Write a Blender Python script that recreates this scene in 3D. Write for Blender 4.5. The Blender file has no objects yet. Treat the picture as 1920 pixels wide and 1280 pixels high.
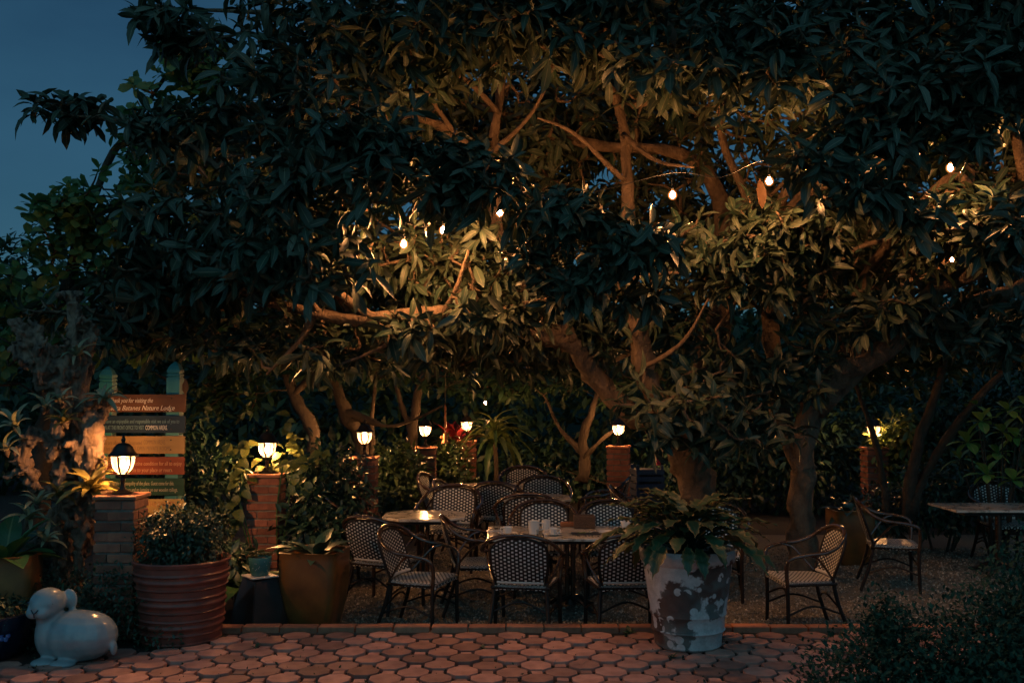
import bpy, bmesh, math, random
import numpy as np
from mathutils import Vector, Matrix, noise
R = math.radians
random.seed(7); rng = np.random.default_rng(7)
scene = bpy.context.scene
col = scene.collection

# ------------------------------------------------------------------ camera, sky, exposure
CAM_H, PITCH, FPX = 2.0, R(2.85), 1867.0
cam = bpy.data.cameras.new('camera'); camo = bpy.data.objects.new('camera', cam); col.objects.link(camo)
cam.sensor_width = 36; cam.lens = 36 * FPX / 1920; cam.clip_end = 500
camo.location = (0, 0, CAM_H); camo.rotation_euler = (math.pi / 2 + PITCH, 0, 0)
cam.dof.use_dof = True; cam.dof.focus_distance = 9.0; cam.dof.aperture_fstop = 3.2
scene.camera = camo
world = bpy.data.worlds.new('World'); scene.world = world; world.use_nodes = True
wt = world.node_tree; wt.nodes.clear()
sky = wt.nodes.new('ShaderNodeTexSky'); sky.sky_type = 'NISHITA'; sky.sun_disc = False
SUN_EL = R(34.0); sky.sun_elevation = SUN_EL; sky.sun_rotation = R(180); sky.air_density = 1.3; sky.dust_density = 0.6; sky.ozone_density = 3.0
SKY_STRENGTH = 0.0255
hsv = wt.nodes.new('ShaderNodeMix'); hsv.data_type = 'RGBA'; hsv.blend_type = 'MIX'
tc = wt.nodes.new('ShaderNodeTexCoord'); mp = wt.nodes.new('ShaderNodeMapping'); mp.inputs['Scale'].default_value = (1, 1, 2.2)
cn = wt.nodes.new('ShaderNodeTexNoise'); cn.inputs['Scale'].default_value = 2.3; cn.inputs['Detail'].default_value = 5
cr = wt.nodes.new('ShaderNodeValToRGB'); cr.color_ramp.elements[0].position = .38; cr.color_ramp.elements[1].position = .72
cr.color_ramp.elements[0].color = (0.15, .15, .15, 1); cr.color_ramp.elements[1].color = (.9, .9, .9, 1)
hsv.inputs['B'].default_value = (4.6, 6.9, 8.9, 1)      # even dusk cloud
dusk = wt.nodes.new('ShaderNodeMix'); dusk.data_type = 'RGBA'; dusk.blend_type = 'MULTIPLY'; dusk.inputs['Factor'].default_value = 1; dusk.inputs['B'].default_value = (.28, .62, .80, 1)
bg = wt.nodes.new('ShaderNodeBackground'); bg.inputs['Strength'].default_value = SKY_STRENGTH
wo = wt.nodes.new('ShaderNodeOutputWorld')
wt.links.new(tc.outputs['Generated'], mp.inputs['Vector']); wt.links.new(mp.outputs[0], cn.inputs['Vector'])
wt.links.new(cn.outputs['Fac'], cr.inputs[0]); wt.links.new(cr.outputs[0], hsv.inputs['Factor'])
wt.links.new(sky.outputs[0], hsv.inputs['A']); wt.links.new(hsv.outputs['Result'], dusk.inputs['A']); wt.links.new(dusk.outputs['Result'], bg.inputs['Color']); wt.links.new(bg.outputs[0], wo.inputs[0])
# the last daylight comes softly from the open sky behind the camera
sun = bpy.data.lights.new('sun', 'SUN'); suno = bpy.data.objects.new('sun', sun); col.objects.link(suno)
sun.energy = .31; sun.angle = R(90); sun.color = (.34, .80, .96); suno.rotation_euler = (math.pi / 2 - SUN_EL, 0, 0)
BULB_L = 3000.0; LANTERN_L = 5200.0
WARM = (1.0, 0.42, 0.135)
scene.view_settings.view_transform = 'Standard'; scene.view_settings.look = 'None'
scene.view_settings.exposure = 0.0; scene.view_settings.gamma = 1.0
cy = scene.cycles
cy.max_bounces = 4; cy.diffuse_bounces = 2; cy.glossy_bounces = 2; cy.transmission_bounces = 4; cy.transparent_max_bounces = 6
cy.sample_clamp_indirect = 1.5; cy.sample_clamp_direct = 0; cy.caustics_reflective = False; cy.caustics_refractive = False
cy.use_denoising = True; cy.use_adaptive_sampling = True; cy.adaptive_threshold = .012; cy.adaptive_min_samples = 24; cy.blur_glossy = 0.5
cy.use_light_tree = True

# ------------------------------------------------------------------ where things stand
FWD = Vector((0, math.cos(PITCH), math.sin(PITCH))); UPV = Vector((0, -math.sin(PITCH), math.cos(PITCH)))
def at(px, py, Y):
    d = FWD + Vector((1, 0, 0)) * ((px - 960) / FPX) + UPV * ((640 - py) / FPX)
    return Vector((0, 0, CAM_H)) + d * (Y / d.y)
def sm(a, b, x):
    t = min(1, max(0, (x - a) / (b - a))); return t * t * (3 - 2 * t)
def gz(y): return -0.15 + 0.15 * sm(8.9, 11.6, y)          # the gravel yard lies a little below the paving
def gp(px, Y):                                             # a spot on the gravel
    p = at(px, 900, Y); return Vector((p.x, Y, gz(Y)))

# ------------------------------------------------------------------ materials
def nt(name):
    m = bpy.data.materials.new(name); m.use_nodes = True
    t = m.node_tree; b = t.nodes['Principled BSDF']; return m, t, b
def N(t, kind, **kw):
    n = t.nodes.new(kind)
    for k, v in kw.items():
        if k in n.inputs: n.inputs[k].default_value = v
        else: setattr(n, k, v)
    return n
def ramp(t, fac, stops):
    r = t.nodes.new('ShaderNodeValToRGB'); e = r.color_ramp.elements
    while len(e) < len(stops): e.new(0.5)
    for i, (p, c) in enumerate(stops):
        e[i].position = p; e[i].color = (*c, 1) if len(c) == 3 else c
    t.links.new(fac, r.inputs[0]); return r.outputs[0]
def mixc(t, fac, a, b, mode='MIX'):
    m = t.nodes.new('ShaderNodeMix'); m.data_type = 'RGBA'; m.blend_type = mode
    for sock, v in (('Factor', fac), ('A', a), ('B', b)):
        s = [i for i in m.inputs if i.name == sock and (i.type == 'RGBA' or sock == 'Factor' and i.type == 'VALUE')][0]
        if hasattr(v, 'default_value'): t.links.new(v, s)
        elif sock == 'Factor': s.default_value = v
        else: s.default_value = (*v, 1)
    return [o for o in m.outputs if o.type == 'RGBA'][0]
def math_(t, op, a, b=None, c=None):
    m = t.nodes.new('ShaderNodeMath'); m.operation = op
    for i, v in enumerate((a, b, c)):
        if v is None: continue
        if hasattr(v, 'default_value'): t.links.new(v, m.inputs[i])
        else: m.inputs[i].default_value = v
    return m.outputs[0]
def noise_(t, vec, scale, detail=5, rough=.55):
    n = N(t, 'ShaderNodeTexNoise', Scale=scale, Detail=detail, Roughness=rough)
    if vec is not None: t.links.new(vec, n.inputs['Vector'])
    return n.outputs['Fac']
def coord(t, which='Object'): return t.nodes.new('ShaderNodeTexCoord').outputs[which]
def bump_(t, b, h, strength, dist=.01):
    n = N(t, 'ShaderNodeBump', Strength=strength, Distance=dist); t.links.new(h, n.inputs['Height']); t.links.new(n.outputs[0], b.inputs['Normal'])
def M(name, c1, c2=None, scale=8, rough=.6, bump=.3, bscale=40, metal=0, spec=.5, coat=0, stretch=None, rnd=0, bdist=.008):
    m, t, b = nt(name)
    v = coord(t)
    if stretch:
        mp = N(t, 'ShaderNodeMapping'); mp.inputs['Scale'].default_value = stretch; t.links.new(v, mp.inputs['Vector']); v = mp.outputs[0]
    c2 = c2 or tuple(x * .6 for x in c1)
    c = ramp(t, noise_(t, v, scale), [(.3, c1), (.7, c2)])
    if rnd:
        oi = t.nodes.new('ShaderNodeObjectInfo')
        g = ramp(t, oi.outputs['Random'], [(0, (1 - rnd,) * 3), (1, (1 + rnd * .6,) * 3)])
        c = mixc(t, 1.0, c, g, 'MULTIPLY')
    t.links.new(c, b.inputs['Base Color'])
    b.inputs['Roughness'].default_value = rough; b.inputs['Metallic'].default_value = metal
    b.inputs['Specular IOR Level'].default_value = spec; b.inputs['Coat Weight'].default_value = coat; b.inputs['Coat Roughness'].default_value = .08
    if bump: bump_(t, b, noise_(t, v, bscale, 6, .65), bump, bdist)
    return m
def leafmat(name, c1, c2, rib=None, rough=.38, trans=.18, spec=.5, edge=None, blot=None):
    """two-tone leaf: tint attribute picks between c1 and c2, the UV across gives a pale midrib, optional yellow edge or blotches"""
    m, t, b = nt(name)
    a = t.nodes.new('ShaderNodeAttribute'); a.attribute_name = 'tint'
    c = ramp(t, a.outputs['Fac'], [(0, c1), (.85, c2), (1, tuple(x * 1.5 for x in c2))])
    uv = coord(t, 'UV'); sx = t.nodes.new('ShaderNodeSeparateXYZ'); t.links.new(uv, sx.inputs[0])
    off = math_(t, 'ABSOLUTE', math_(t, 'SUBTRACT', sx.outputs[0], .5))
    v = coord(t)
    if blot:
        f = ramp(t, noise_(t, v, 16, 3), [(.46, (0, 0, 0)), (.56, (1, 1, 1))]); c = mixc(t, f, c, blot)
    if edge:
        f = ramp(t, off, [(.30, (0, 0, 0)), (.42, (1, 1, 1))]); c = mixc(t, f, c, edge)
    if rib:
        f = ramp(t, off, [(.02, (1, 1, 1)), (.055, (0, 0, 0))]); c = mixc(t, f, c, rib)
    t.links.new(c, b.inputs['Base Color']); b.inputs['Roughness'].default_value = rough; b.inputs['Specular IOR Level'].default_value = spec
    side = math_(t, 'SINE', math_(t, 'ADD', math_(t, 'MULTIPLY', sx.outputs[1], 70), math_(t, 'MULTIPLY', off, -40)))
    bump_(t, b, side, .12, .004)
    if trans:
        tr = t.nodes.new('ShaderNodeBsdfTranslucent'); t.links.new(c, tr.inputs[0])
        mx = t.nodes.new('ShaderNodeMixShader'); mx.inputs[0].default_value = trans
        o = t.nodes['Material Output']; t.links.new(b.outputs[0], mx.inputs[1]); t.links.new(tr.outputs[0], mx.inputs[2]); t.links.new(mx.outputs[0], o.inputs[0])
    return m
def emat(name, colr, s, base=(.8, .7, .6)):
    m, t, b = nt(name); b.inputs['Base Color'].default_value = (*base, 1)
    b.inputs['Emission Color'].default_value = (*colr, 1); b.inputs['Emission Strength'].default_value = s
    return m

MT = {}
MT['fig_leaf'] = leafmat('fig_leaf', (.022, .056, .036), (.062, .076, .050), (.17, .17, .11), rough=.42, trans=0, spec=.35)
MT['round_leaf'] = leafmat('round_leaf', (.045, .14, .060), (.12, .21, .060), (.12, .18, .06), rough=.45, trans=.35)
MT['dark_leaf'] = leafmat('dark_leaf', (.014, .042, .026), (.030, .065, .034), None, rough=.40, trans=0)
MT['bush_leaf'] = leafmat('bush_leaf', (.015, .050, .035), (.035, .080, .050), None, rough=.8, trans=0, spec=.1)
MT['far_leaf'] = leafmat('far_leaf', (.014, .044, .025), (.034, .075, .034), None, rough=.45, trans=.2)
MT['pothos_leaf'] = leafmat('pothos_leaf', (.040, .088, .024), (.065, .10, .026), None, rough=.38, trans=.12, blot=(.15, .14, .038))
MT['broad_leaf'] = leafmat('broad_leaf', (.03, .10, .035), (.07, .15, .045), (.16, .20, .08), rough=.3, trans=.18)
MT['drop_leaf'] = leafmat('drop_leaf', (.020, .055, .028), (.035, .075, .032), (.05, .09, .04), rough=.42, trans=.1, edge=(.15, .115, .045), blot=None)
MT['bromeliad'] = leafmat('bromeliad', (.19, .22, .13), (.30, .27, .16), None, rough=.42, trans=.15)
MT['brom_gold'] = leafmat('brom_gold', (.12, .10, .028), (.18, .135, .036), None, rough=.38, trans=.2)
MT['lamp_shrub'] = leafmat('lamp_shrub', (.026, .056, .024), (.052, .082, .03), None, rough=.35, trans=.2)
MT['red_leaf'] = leafmat('red_leaf', (.07, .006, .008), (.10, .009, .010), None, rough=.4, trans=.25)
MT['strap_leaf'] = leafmat('strap_leaf', (.06, .12, .04), (.14, .17, .05), None, rough=.35, trans=.2)
MT['bark'] = M('bark', (.25, .165, .105), (.10, .065, .042), scale=9, rough=.85, bump=1.0, bscale=30, stretch=(1, 1, .6), bdist=.045)
MT['dark_bark'] = M('dark_bark', (.075, .052, .034), (.035, .025, .017), scale=7, rough=.9, bump=1.0, bscale=24, bdist=.02)
MT['driftwood'] = M('driftwood', (.32, .205, .135), (.055, .038, .03), scale=13, rough=.7, bump=1.0, bscale=26, stretch=(1, 1, .35), bdist=.025)
MT['soil'] = M('soil', (.030, .024, .018), (.015, .012, .010), scale=12, rough=.95, bump=.8, bscale=60)
MT['pale_bush'] = leafmat('pale_bush', (.10, .24, .06), (.20, .32, .07), (.25, .32, .12), rough=.35, trans=.25)
MT['gravel_bed'] = M('gravel_bed', (.24, .20, .15), (.09, .075, .055), scale=70, rough=.9, bump=1.0, bscale=110, bdist=.02)
MT['pebble'] = leafmat('pebble', (.08, .07, .055), (.36, .31, .24), rough=.7, trans=0)
MT['hill'] = M('hill', (.012, .028, .016), (.006, .014, .009), scale=2, rough=1, bump=.5, bscale=6)
MT['paver'] = M('paver', (.55, .28, .21), (.35, .16, .125), scale=7, rough=.8, bump=.7, bscale=90, rnd=.5)
MT['kerb_brick'] = M('kerb_brick', (.46, .19, .105), (.30, .115, .065), scale=14, rough=.8, bump=.5, bscale=90, rnd=.3)
MT['brick'] = M('brick', (.40, .15, .085), (.22, .075, .05), scale=11, rough=.85, bump=.7, bscale=60, rnd=.45)
MT['mortar'] = M('mortar', (.22, .19, .16), (.13, .11, .095), scale=20, rough=.95, bump=.7, bscale=80)
MT['iron'] = M('iron', (.016, .013, .012), (.03, .022, .017), scale=14, rough=.42, bump=.2, bscale=70, metal=.4)
MT['rattan'] = M('rattan', (.075, .036, .018), (.028, .013, .008), scale=14, rough=.27, bump=.12, bscale=60, spec=.6, coat=.4)
MT['rattan_dark'] = M('rattan_dark', (.024, .013, .009), (.012, .007, .005), scale=14, rough=.5, spec=.3, bump=.12, bscale=60)
MT['terracotta'] = M('terracotta', (.27, .075, .05), (.15, .042, .03), scale=6, rough=.45, bump=.25, bscale=30, coat=.15)
MT['gold_glaze'] = M('gold_glaze', (.21, .085, .020), (.12, .046, .013), scale=5, rough=.38, bump=.12, bscale=20, coat=.25)
MT['orange_glaze'] = M('orange_glaze', (.36, .15, .045), (.22, .085, .03), scale=5, rough=.5, bump=.12, bscale=20, coat=.1)
MT['teal_pot'] = M('teal_pot', (.055, .20, .19), (.035, .14, .13), scale=9, rough=.5, bump=.2, bscale=50)
MT['celadon'] = M('celadon', (.33, .39, .40), (.20, .26, .285), scale=6, rough=.25, bump=.06, bscale=30, coat=.5)
MT['navy_glaze'] = M('navy_glaze', (.006, .011, .028), (.010, .018, .042), scale=6, rough=.2, bump=.05, bscale=14, coat=.5)
MT['blue_glaze'] = M('blue_glaze', (.05, .10, .30), (.08, .15, .38), scale=12, rough=.2, bump=0, coat=.5)
MT['black_glaze'] = M('black_glaze', (.022, .015, .012), (.035, .024, .018), scale=8, rough=.3, bump=.08, bscale=18, coat=.15, spec=.3)
MT['white_tile'] = M('white_tile', (.62, .58, .52), (.5, .46, .41), scale=10, rough=.4, bump=.1)
MT['china'] = M('china', (.78, .74, .68), (.72, .68, .62), scale=6, rough=.18, bump=0, coat=.3)
MT['tray'] = M('tray', (.018, .017, .017), (.03, .03, .03), scale=8, rough=.5, bump=.2)
MT['crumb'] = M('crumb', (.30, .26, .08), (.12, .14, .05), scale=60, rough=.8, bump=0)
MT['wicker'] = M('wicker', (.19, .10, .055), (.09, .045, .025), scale=60, rough=.7, bump=.8, bscale=140, stretch=(1, 1, 2.2))
MT['orange_wood'] = M('orange_wood', (.42, .15, .04), (.32, .10, .03), scale=8, rough=.5, stretch=(.2, 1, 1))
MT['post_paint'] = M('post_paint', (.022, .19, .20), (.016, .14, .15), scale=10, rough=.55, bump=.3, bscale=50, stretch=(1, 1, .3))
MT['silver'] = M('silver', (.6, .58, .54), rough=.25, metal=1, bump=0)
def shell():
    m, t, b = nt('bulb_halo_shell'); t.nodes.remove(b); tr = t.nodes.new('ShaderNodeBsdfTransparent'); em = N(t, 'ShaderNodeEmission', Strength=2.2); em.inputs[0].default_value = (1, .30, .07, 1)
    mx = t.nodes.new('ShaderNodeMixShader'); mx.inputs[0].default_value = .25; t.links.new(tr.outputs[0], mx.inputs[1]); t.links.new(em.outputs[0], mx.inputs[2]); t.links.new(mx.outputs[0], t.nodes['Material Output'].inputs[0]); return m
MT['bulb_halo_shell'] = shell()  # see-through shell whose weak orange emission stands in for a bulb's glow halo
MT['bulb_glow'] = emat('bulb_glow', WARM, BULB_L)
MT['far_bulb_glow'] = emat('far_bulb_glow', WARM, BULB_L * .35)
def frosted():
    m, t, b = nt('pane_glow'); t.nodes.remove(b); tr = t.nodes.new('ShaderNodeBsdfTransparent'); tr.inputs[0].default_value = (1, .93, .82, 1); em = N(t, 'ShaderNodeEmission', Strength=7.0); em.inputs[0].default_value = (1, .46, .17, 1)
    mx = t.nodes.new('ShaderNodeMixShader'); mx.inputs[0].default_value = .45; t.links.new(tr.outputs[0], mx.inputs[1]); t.links.new(em.outputs[0], mx.inputs[2]); t.links.new(mx.outputs[0], t.nodes['Material Output'].inputs[0]); return m
MT['pane_glow'] = frosted()
MT['lantern_bulb'] = emat('lantern_bulb', (1.0, .47, .17), LANTERN_L)
MT['wire'] = M('wire', (.012, .012, .012), rough=.6, bump=0)
MT['rope'] = M('rope', (.2, .16, .1), rough=.9, bump=0)
MT['blue_plastic'] = M('blue_plastic', (.010, .030, .085), (.008, .02, .06), scale=5, rough=.4, bump=.05)
MT['pink_cloth'] = M('pink_cloth', (.45, .04, .09), (.35, .03, .07), scale=12, rough=.8)
MT['yellow_leaf'] = leafmat('yellow_leaf', (.06, .026, .008), (.085, .036, .01), None, rough=.6, trans=.3)
def glassmat():
    m, t, b = nt('clear_glass'); b.inputs['Base Color'].default_value = (.9, .93, .92, 1); b.inputs['Roughness'].default_value = .03
    b.inputs['Transmission Weight'].default_value = 1; b.inputs['IOR'].default_value = 1.45; return m
MT['glass'] = glassmat()
def weave(name, pw, ph, stripe=False):
    m, t, b = nt(name)
    s = t.nodes.new('ShaderNodeSeparateXYZ'); t.links.new(coord(t, 'UV'), s.inputs[0])
    u = math_(t, 'DIVIDE', s.outputs[0], pw); v = math_(t, 'DIVIDE', s.outputs[1], ph)
    par = math_(t, 'MULTIPLY', math_(t, 'MODULO', math_(t, 'FLOOR', math_(t, 'ADD', u, 100)), 2), .5)
    fu = math_(t, 'FRACT', math_(t, 'ADD', u, 100)); fv = math_(t, 'FRACT', math_(t, 'ADD', math_(t, 'ADD', v, 100), par))
    wu = .56 if not stripe else .56; wv = .46 if not stripe else .60
    du = math_(t, 'ABSOLUTE', math_(t, 'SUBTRACT', fu, .5)); dv = math_(t, 'ABSOLUTE', math_(t, 'SUBTRACT', fv, .5))
    on = math_(t, 'MULTIPLY', math_(t, 'LESS_THAN', du, wu / 2), math_(t, 'LESS_THAN', dv, wv / 2))
    wear = ramp(t, noise_(t, coord(t), 14, 3), [(.3, (.82, .78, .72)), (.7, (.68, .64, .58))])
    c = mixc(t, on, (.008, .007, .006), wear); t.links.new(c, b.inputs['Base Color']); b.inputs['Roughness'].default_value = .45
    bump_(t, b, math_(t, 'MULTIPLY', on, math_(t, 'SUBTRACT', 1, math_(t, 'MULTIPLY', du, 2))), .6, .004); return m
MT['weave_back'] = weave('weave_back', .030, .032)
MT['weave_seat'] = weave('weave_seat', .030, .034, True)
def marble():
    m, t, b = nt('marble'); v = coord(t)
    n1 = noise_(t, v, 2.2, 8, .6)
    vein = ramp(t, math_(t, 'ABSOLUTE', math_(t, 'SUBTRACT', n1, .5)), [(.0, (.20, .17, .14)), (.03, (.55, .50, .43)), (.1, (.70, .65, .57))])
    c = mixc(t, ramp(t, noise_(t, v, 5, 4), [(.35, (0, 0, 0)), (.8, (.6,) * 3)]), vein, (.42, .36, .28))
    t.links.new(c, b.inputs['Base Color']); b.inputs['Roughness'].default_value = .16; b.inputs['Coat Weight'].default_value = .2; return m
MT['marble'] = marble()
def peeled():
    """old paint: brown clay below, grey-green wash over it, chalky white blotches that end in round spots"""
    m, t, b = nt('peeled_paint'); v = coord(t)
    n1 = noise_(t, v, 3.0, 4); n2 = noise_(t, v, 2.0, 3)
    clay = ramp(t, noise_(t, v, 12, 5), [(.3, (.075, .042, .036)), (.7, (.13, .075, .06))])
    wash = ramp(t, noise_(t, v, 10, 5), [(.3, (.10, .11, .105)), (.7, (.17, .175, .165))])
    c = mixc(t, ramp(t, n2, [(.45, (0, 0, 0)), (.50, (1, 1, 1))]), clay, wash)
    vo = N(t, 'ShaderNodeTexVoronoi', Scale=11.0, Randomness=1.0); t.links.new(v, vo.inputs['Vector'])
    spot = ramp(t, vo.outputs['Distance'], [(.36, (1, 1, 1)), (.42, (0, 0, 0))])
    hasspot = math_(t, 'GREATER_THAN', n1, .43)
    n1 = math_(t, 'ADD', n1, math_(t, 'MULTIPLY', math_(t, 'SUBTRACT', noise_(t, v, 38, 6, .7), .5), .10))
    big = ramp(t, n1, [(.485, (0, 0, 0)), (.515, (1, 1, 1))])
    white = ramp(t, noise_(t, v, 22, 6, .7), [(.3, (.68, .67, .66)), (.7, (.46, .45, .45))])
    c = mixc(t, math_(t, 'MAXIMUM', math_(t, 'MULTIPLY', spot, hasspot), big), c, white)
    c = mixc(t, ramp(t, noise_(t, v, 5, 7, .7), [(.52, (0, 0, 0)), (.8, (.6,) * 3)]), c, (.07, .065, .055))
    t.links.new(c, b.inputs['Base Color']); b.inputs['Roughness'].default_value = .7
    bump_(t, b, noise_(t, v, 70, 5), .4); return m
MT['peeled'] = peeled()

# ------------------------------------------------------------------ mesh helpers
def tag(o, label=None, cat=None, group=None, kind=None):
    for k, v in (('label', label), ('category', cat), ('group', group), ('kind', kind)):
        if v: o[k] = v
    return o
def empty(name, loc=(0, 0, 0), rz=0, label=None, cat=None, group=None):
    o = bpy.data.objects.new(name, None); o.empty_display_size = .1; col.objects.link(o); o.location = loc; o.rotation_euler = (0, 0, rz)
    return tag(o, label, cat, group)
def link(name, me, parent=None, loc=None, rot=None):
    o = bpy.data.objects.new(name, me); col.objects.link(o)
    if parent is not None: o.parent = parent
    if loc is not None: o.location = loc
    if rot is not None: o.rotation_euler = rot
    return o
def copy_tree(o, parent=None):
    c = o.copy(); col.objects.link(c); c.parent = parent
    for ch in list(o.children): copy_tree(ch, c)
    return c
class MB:
    def __init__(s): s.v = []; s.f = []; s.uv = None; s.mi = []
    def add(s, vs, fs):
        n = len(s.v); s.v += [tuple(p) for p in vs]; s.f += [tuple(i + n for i in f) for f in fs]; return s
    def box(s, c, d, rot=None, taper=1.0, bev=0.0):
        x, y, z = d[0] / 2, d[1] / 2, d[2] / 2
        if bev:
            e = bev; ring = lambda zz, k, i: [((sx * (x - (i if ax else 0)) if not ax else sx * (x - i)) * k, sy * (y - i) * k, zz) for sx, sy, ax in ((-1, -1, 0), (1, -1, 0), (1, 1, 0), (-1, 1, 0))]
            lay = []
            for zz, k, ins in ((-z, 1, e), (-z + e, 1, 0), (z - e, taper, 0), (z, taper, e)):
                lay.append([((x - ins) * sx * k, (y - ins) * sy * k, zz) for sx, sy in ((-1, -1), (1, -1), (1, 1), (-1, 1))])
            vs = [p for l in lay for p in l]; fs = [(3, 2, 1, 0), (12, 13, 14, 15)]
            for a in range(3):
                for i in range(4): j = (i + 1) % 4; fs.append((a * 4 + i, a * 4 + j, a * 4 + 4 + j, a * 4 + 4 + i))
        else:
            vs = [(-x, -y, -z), (x, -y, -z), (x, y, -z), (-x, y, -z)] + [(sx * x * taper, sy * y * taper, z) for sx, sy in ((-1, -1), (1, -1), (1, 1), (-1, 1))]
            fs = [(3, 2, 1, 0), (4, 5, 6, 7), (0, 1, 5, 4), (1, 2, 6, 5), (2, 3, 7, 6), (3, 0, 4, 7)]
        if rot is not None: vs = [rot @ Vector(p) for p in vs]
        c = Vector(c); return s.add([Vector(p) + c for p in vs], fs)
    def tube(s, path, rad, sides=8, cap=True, squash=1.0, jitter=0.0):
        path = [Vector(p) for p in path]; n = len(path)
        if not hasattr(rad, '__len__'): rad = [rad] * n
        t0 = (path[1] - path[0]).normalized(); a = Vector((0, 0, 1)) if abs(t0.z) < .9 else Vector((1, 0, 0))
        x = t0.cross(a).normalized(); vs = []; fs = []
        for i, p in enumerate(path):
            t = (path[min(i + 1, n - 1)] - path[max(i - 1, 0)])
            t = t.normalized() if t.length > 1e-9 else t0
            x = (x - t * x.dot(t)); x = x.normalized() if x.length > 1e-6 else t.orthogonal().normalized()
            y = t.cross(x)
            for k in range(sides):
                an = 2 * math.pi * k / sides; r = rad[i]
                if jitter: r *= 1 + jitter * noise.noise((p * 6 + Vector((k * 1.7, 0, 0))))
                vs.append(p + x * (math.cos(an) * r) + y * (math.sin(an) * r * squash))
        for i in range(n - 1):
            for k in range(sides):
                k2 = (k + 1) % sides; fs.append((i * sides + k, i * sides + k2, (i + 1) * sides + k2, (i + 1) * sides + k))
        if cap: fs.append(tuple(range(sides - 1, -1, -1))); fs.append(tuple((n - 1) * sides + k for k in range(sides)))
        return s.add(vs, fs)
    def lathe(s, prof, segs=24, c=(0, 0, 0), shape=None, cap=True):
        c = Vector(c); vs = []; fs = []; n = len(prof)
        for r, z in prof:
            for k in range(segs):
                a = 2 * math.pi * k / segs; q = shape(a, z) if shape else 1
                vs.append(c + Vector((r * q * math.cos(a), r * q * math.sin(a), z)))
        for i in range(n - 1):
            for k in range(segs):
                k2 = (k + 1) % segs; fs.append((i * segs + k, i * segs + k2, (i + 1) * segs + k2, (i + 1) * segs + k))
        if cap: fs.append(tuple(range(segs - 1, -1, -1))); fs.append(tuple((n - 1) * segs + k for k in range(segs)))
        return s.add(vs, fs)
    def ell(s, c, r, rot=None, seg=16, rings=10):
        vs = []; fs = []; c = Vector(c)
        for i in range(rings + 1):
            th = math.pi * i / rings
            for k in range(seg):
                a = 2 * math.pi * k / seg; p = Vector((r[0] * math.sin(th) * math.cos(a), r[1] * math.sin(th) * math.sin(a), r[2] * math.cos(th)))
                if rot is not None: p = rot @ p
                vs.append(p + c)
        for i in range(rings):
            for k in range(seg):
                k2 = (k + 1) % seg; fs.append((i * seg + k, (i + 1) * seg + k, (i + 1) * seg + k2, i * seg + k2))
        return s.add(vs, fs)
    def mesh(s, name, mat, smooth=True, auto=None):
        me = bpy.data.meshes.new(name); me.from_pydata(s.v, [], s.f); me.materials.append(MT[mat] if isinstance(mat, str) else mat)
        me.polygons.foreach_set('use_smooth', [bool(smooth)] * len(me.polygons)); me.update()
        if smooth and auto: me.set_sharp_from_angle(angle=R(auto))
        return me
    def build(s, name, mat, parent=None, smooth=True, auto=40, loc=None, rot=None):
        return link(name, s.mesh(name, mat, smooth, auto), parent, loc, rot)
def spline(P, n=6):
    P = [Vector(p) for p in P]; out = []
    Q = [P[0] * 2 - P[1]] + P + [P[-1] * 2 - P[-2]]
    for i in range(1, len(Q) - 2):
        for k in range(n):
            t = k / n; a, b, c, d = Q[i - 1:i + 3]
            out.append(.5 * ((2 * b) + (c - a) * t + (2 * a - 5 * b + 4 * c - d) * t * t + (3 * b - a - 3 * c + d) * t ** 3))
    out.append(P[-1]); return out
def lerp_list(vals, n):
    k = len(vals); return [float(np.interp(i * (k - 1) / (n - 1), range(k), vals)) for i in range(n)]
def remesh(mb, name, mat, voxel, smooth_it=6, disp=None, parent=None):
    me = mb.mesh(name, mat); o = link(name, me)
    m = o.modifiers.new('r', 'REMESH'); m.mode = 'VOXEL'; m.voxel_size = voxel; m.use_smooth_shade = True
    if smooth_it:
        k = o.modifiers.new('s', 'SMOOTH'); k.iterations = smooth_it; k.factor = .5
    dg = bpy.context.evaluated_depsgraph_get(); ev = o.evaluated_get(dg); me2 = bpy.data.meshes.new_from_object(ev)
    o.modifiers.clear(); o.data = me2; me2.name = name
    if not me2.materials: me2.materials.append(MT[mat])
    if disp:
        nv = len(me2.vertices); co = np.empty(nv * 3); me2.vertices.foreach_get('co', co); co = co.reshape(-1, 3)
        no = np.empty(nv * 3); me2.vertices.foreach_get('normal', no); no = no.reshape(-1, 3)
        d = np.array([disp(Vector(p)) for p in co]); co = co + no * d[:, None]; me2.vertices.foreach_set('co', co.ravel()); me2.update()
    me2.polygons.foreach_set('use_smooth', [True] * len(me2.polygons))
    if parent is not None: o.parent = parent
    return o

# ------------------------------------------------------------------ leaves
def leaf_t(w, n=4, peak=.55, fold=.25, droop=.25, tip=1.0, wave=0.0, across=3):
    """unit-long leaf along +Y: rows of three points; w width; peak where it is widest; fold at the midrib; droop towards the tip"""
    vs, uv, fs = [], [], []
    for i in range(n + 1):
        t = i / n
        if t < peak: ww = math.sin(t / peak * math.pi / 2) ** .8
        else: ww = math.cos((t - peak) / (1 - peak) * math.pi / 2) ** (.75 * tip)
        ww = max(ww, .06 if i in (0,) else .015) * w / 2
        z = -droop * t * t
        y = t * (1 - .25 * droop * t)
        wv = wave * math.sin(i * 2.4)
        for k, sx in enumerate((-1, 0, 1)):
            vs.append((sx * ww, y, z + (abs(sx) * fold * ww) + sx * wv * ww)); uv.append((.5 + .5 * sx, t))
        if i:
            b = (i - 1) * 3; c = i * 3
            fs += [(b, b + 1, c + 1, c), (b + 1, b + 2, c + 2, c + 1)]
    return np.array(vs), np.array(fs), np.array(uv)
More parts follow.
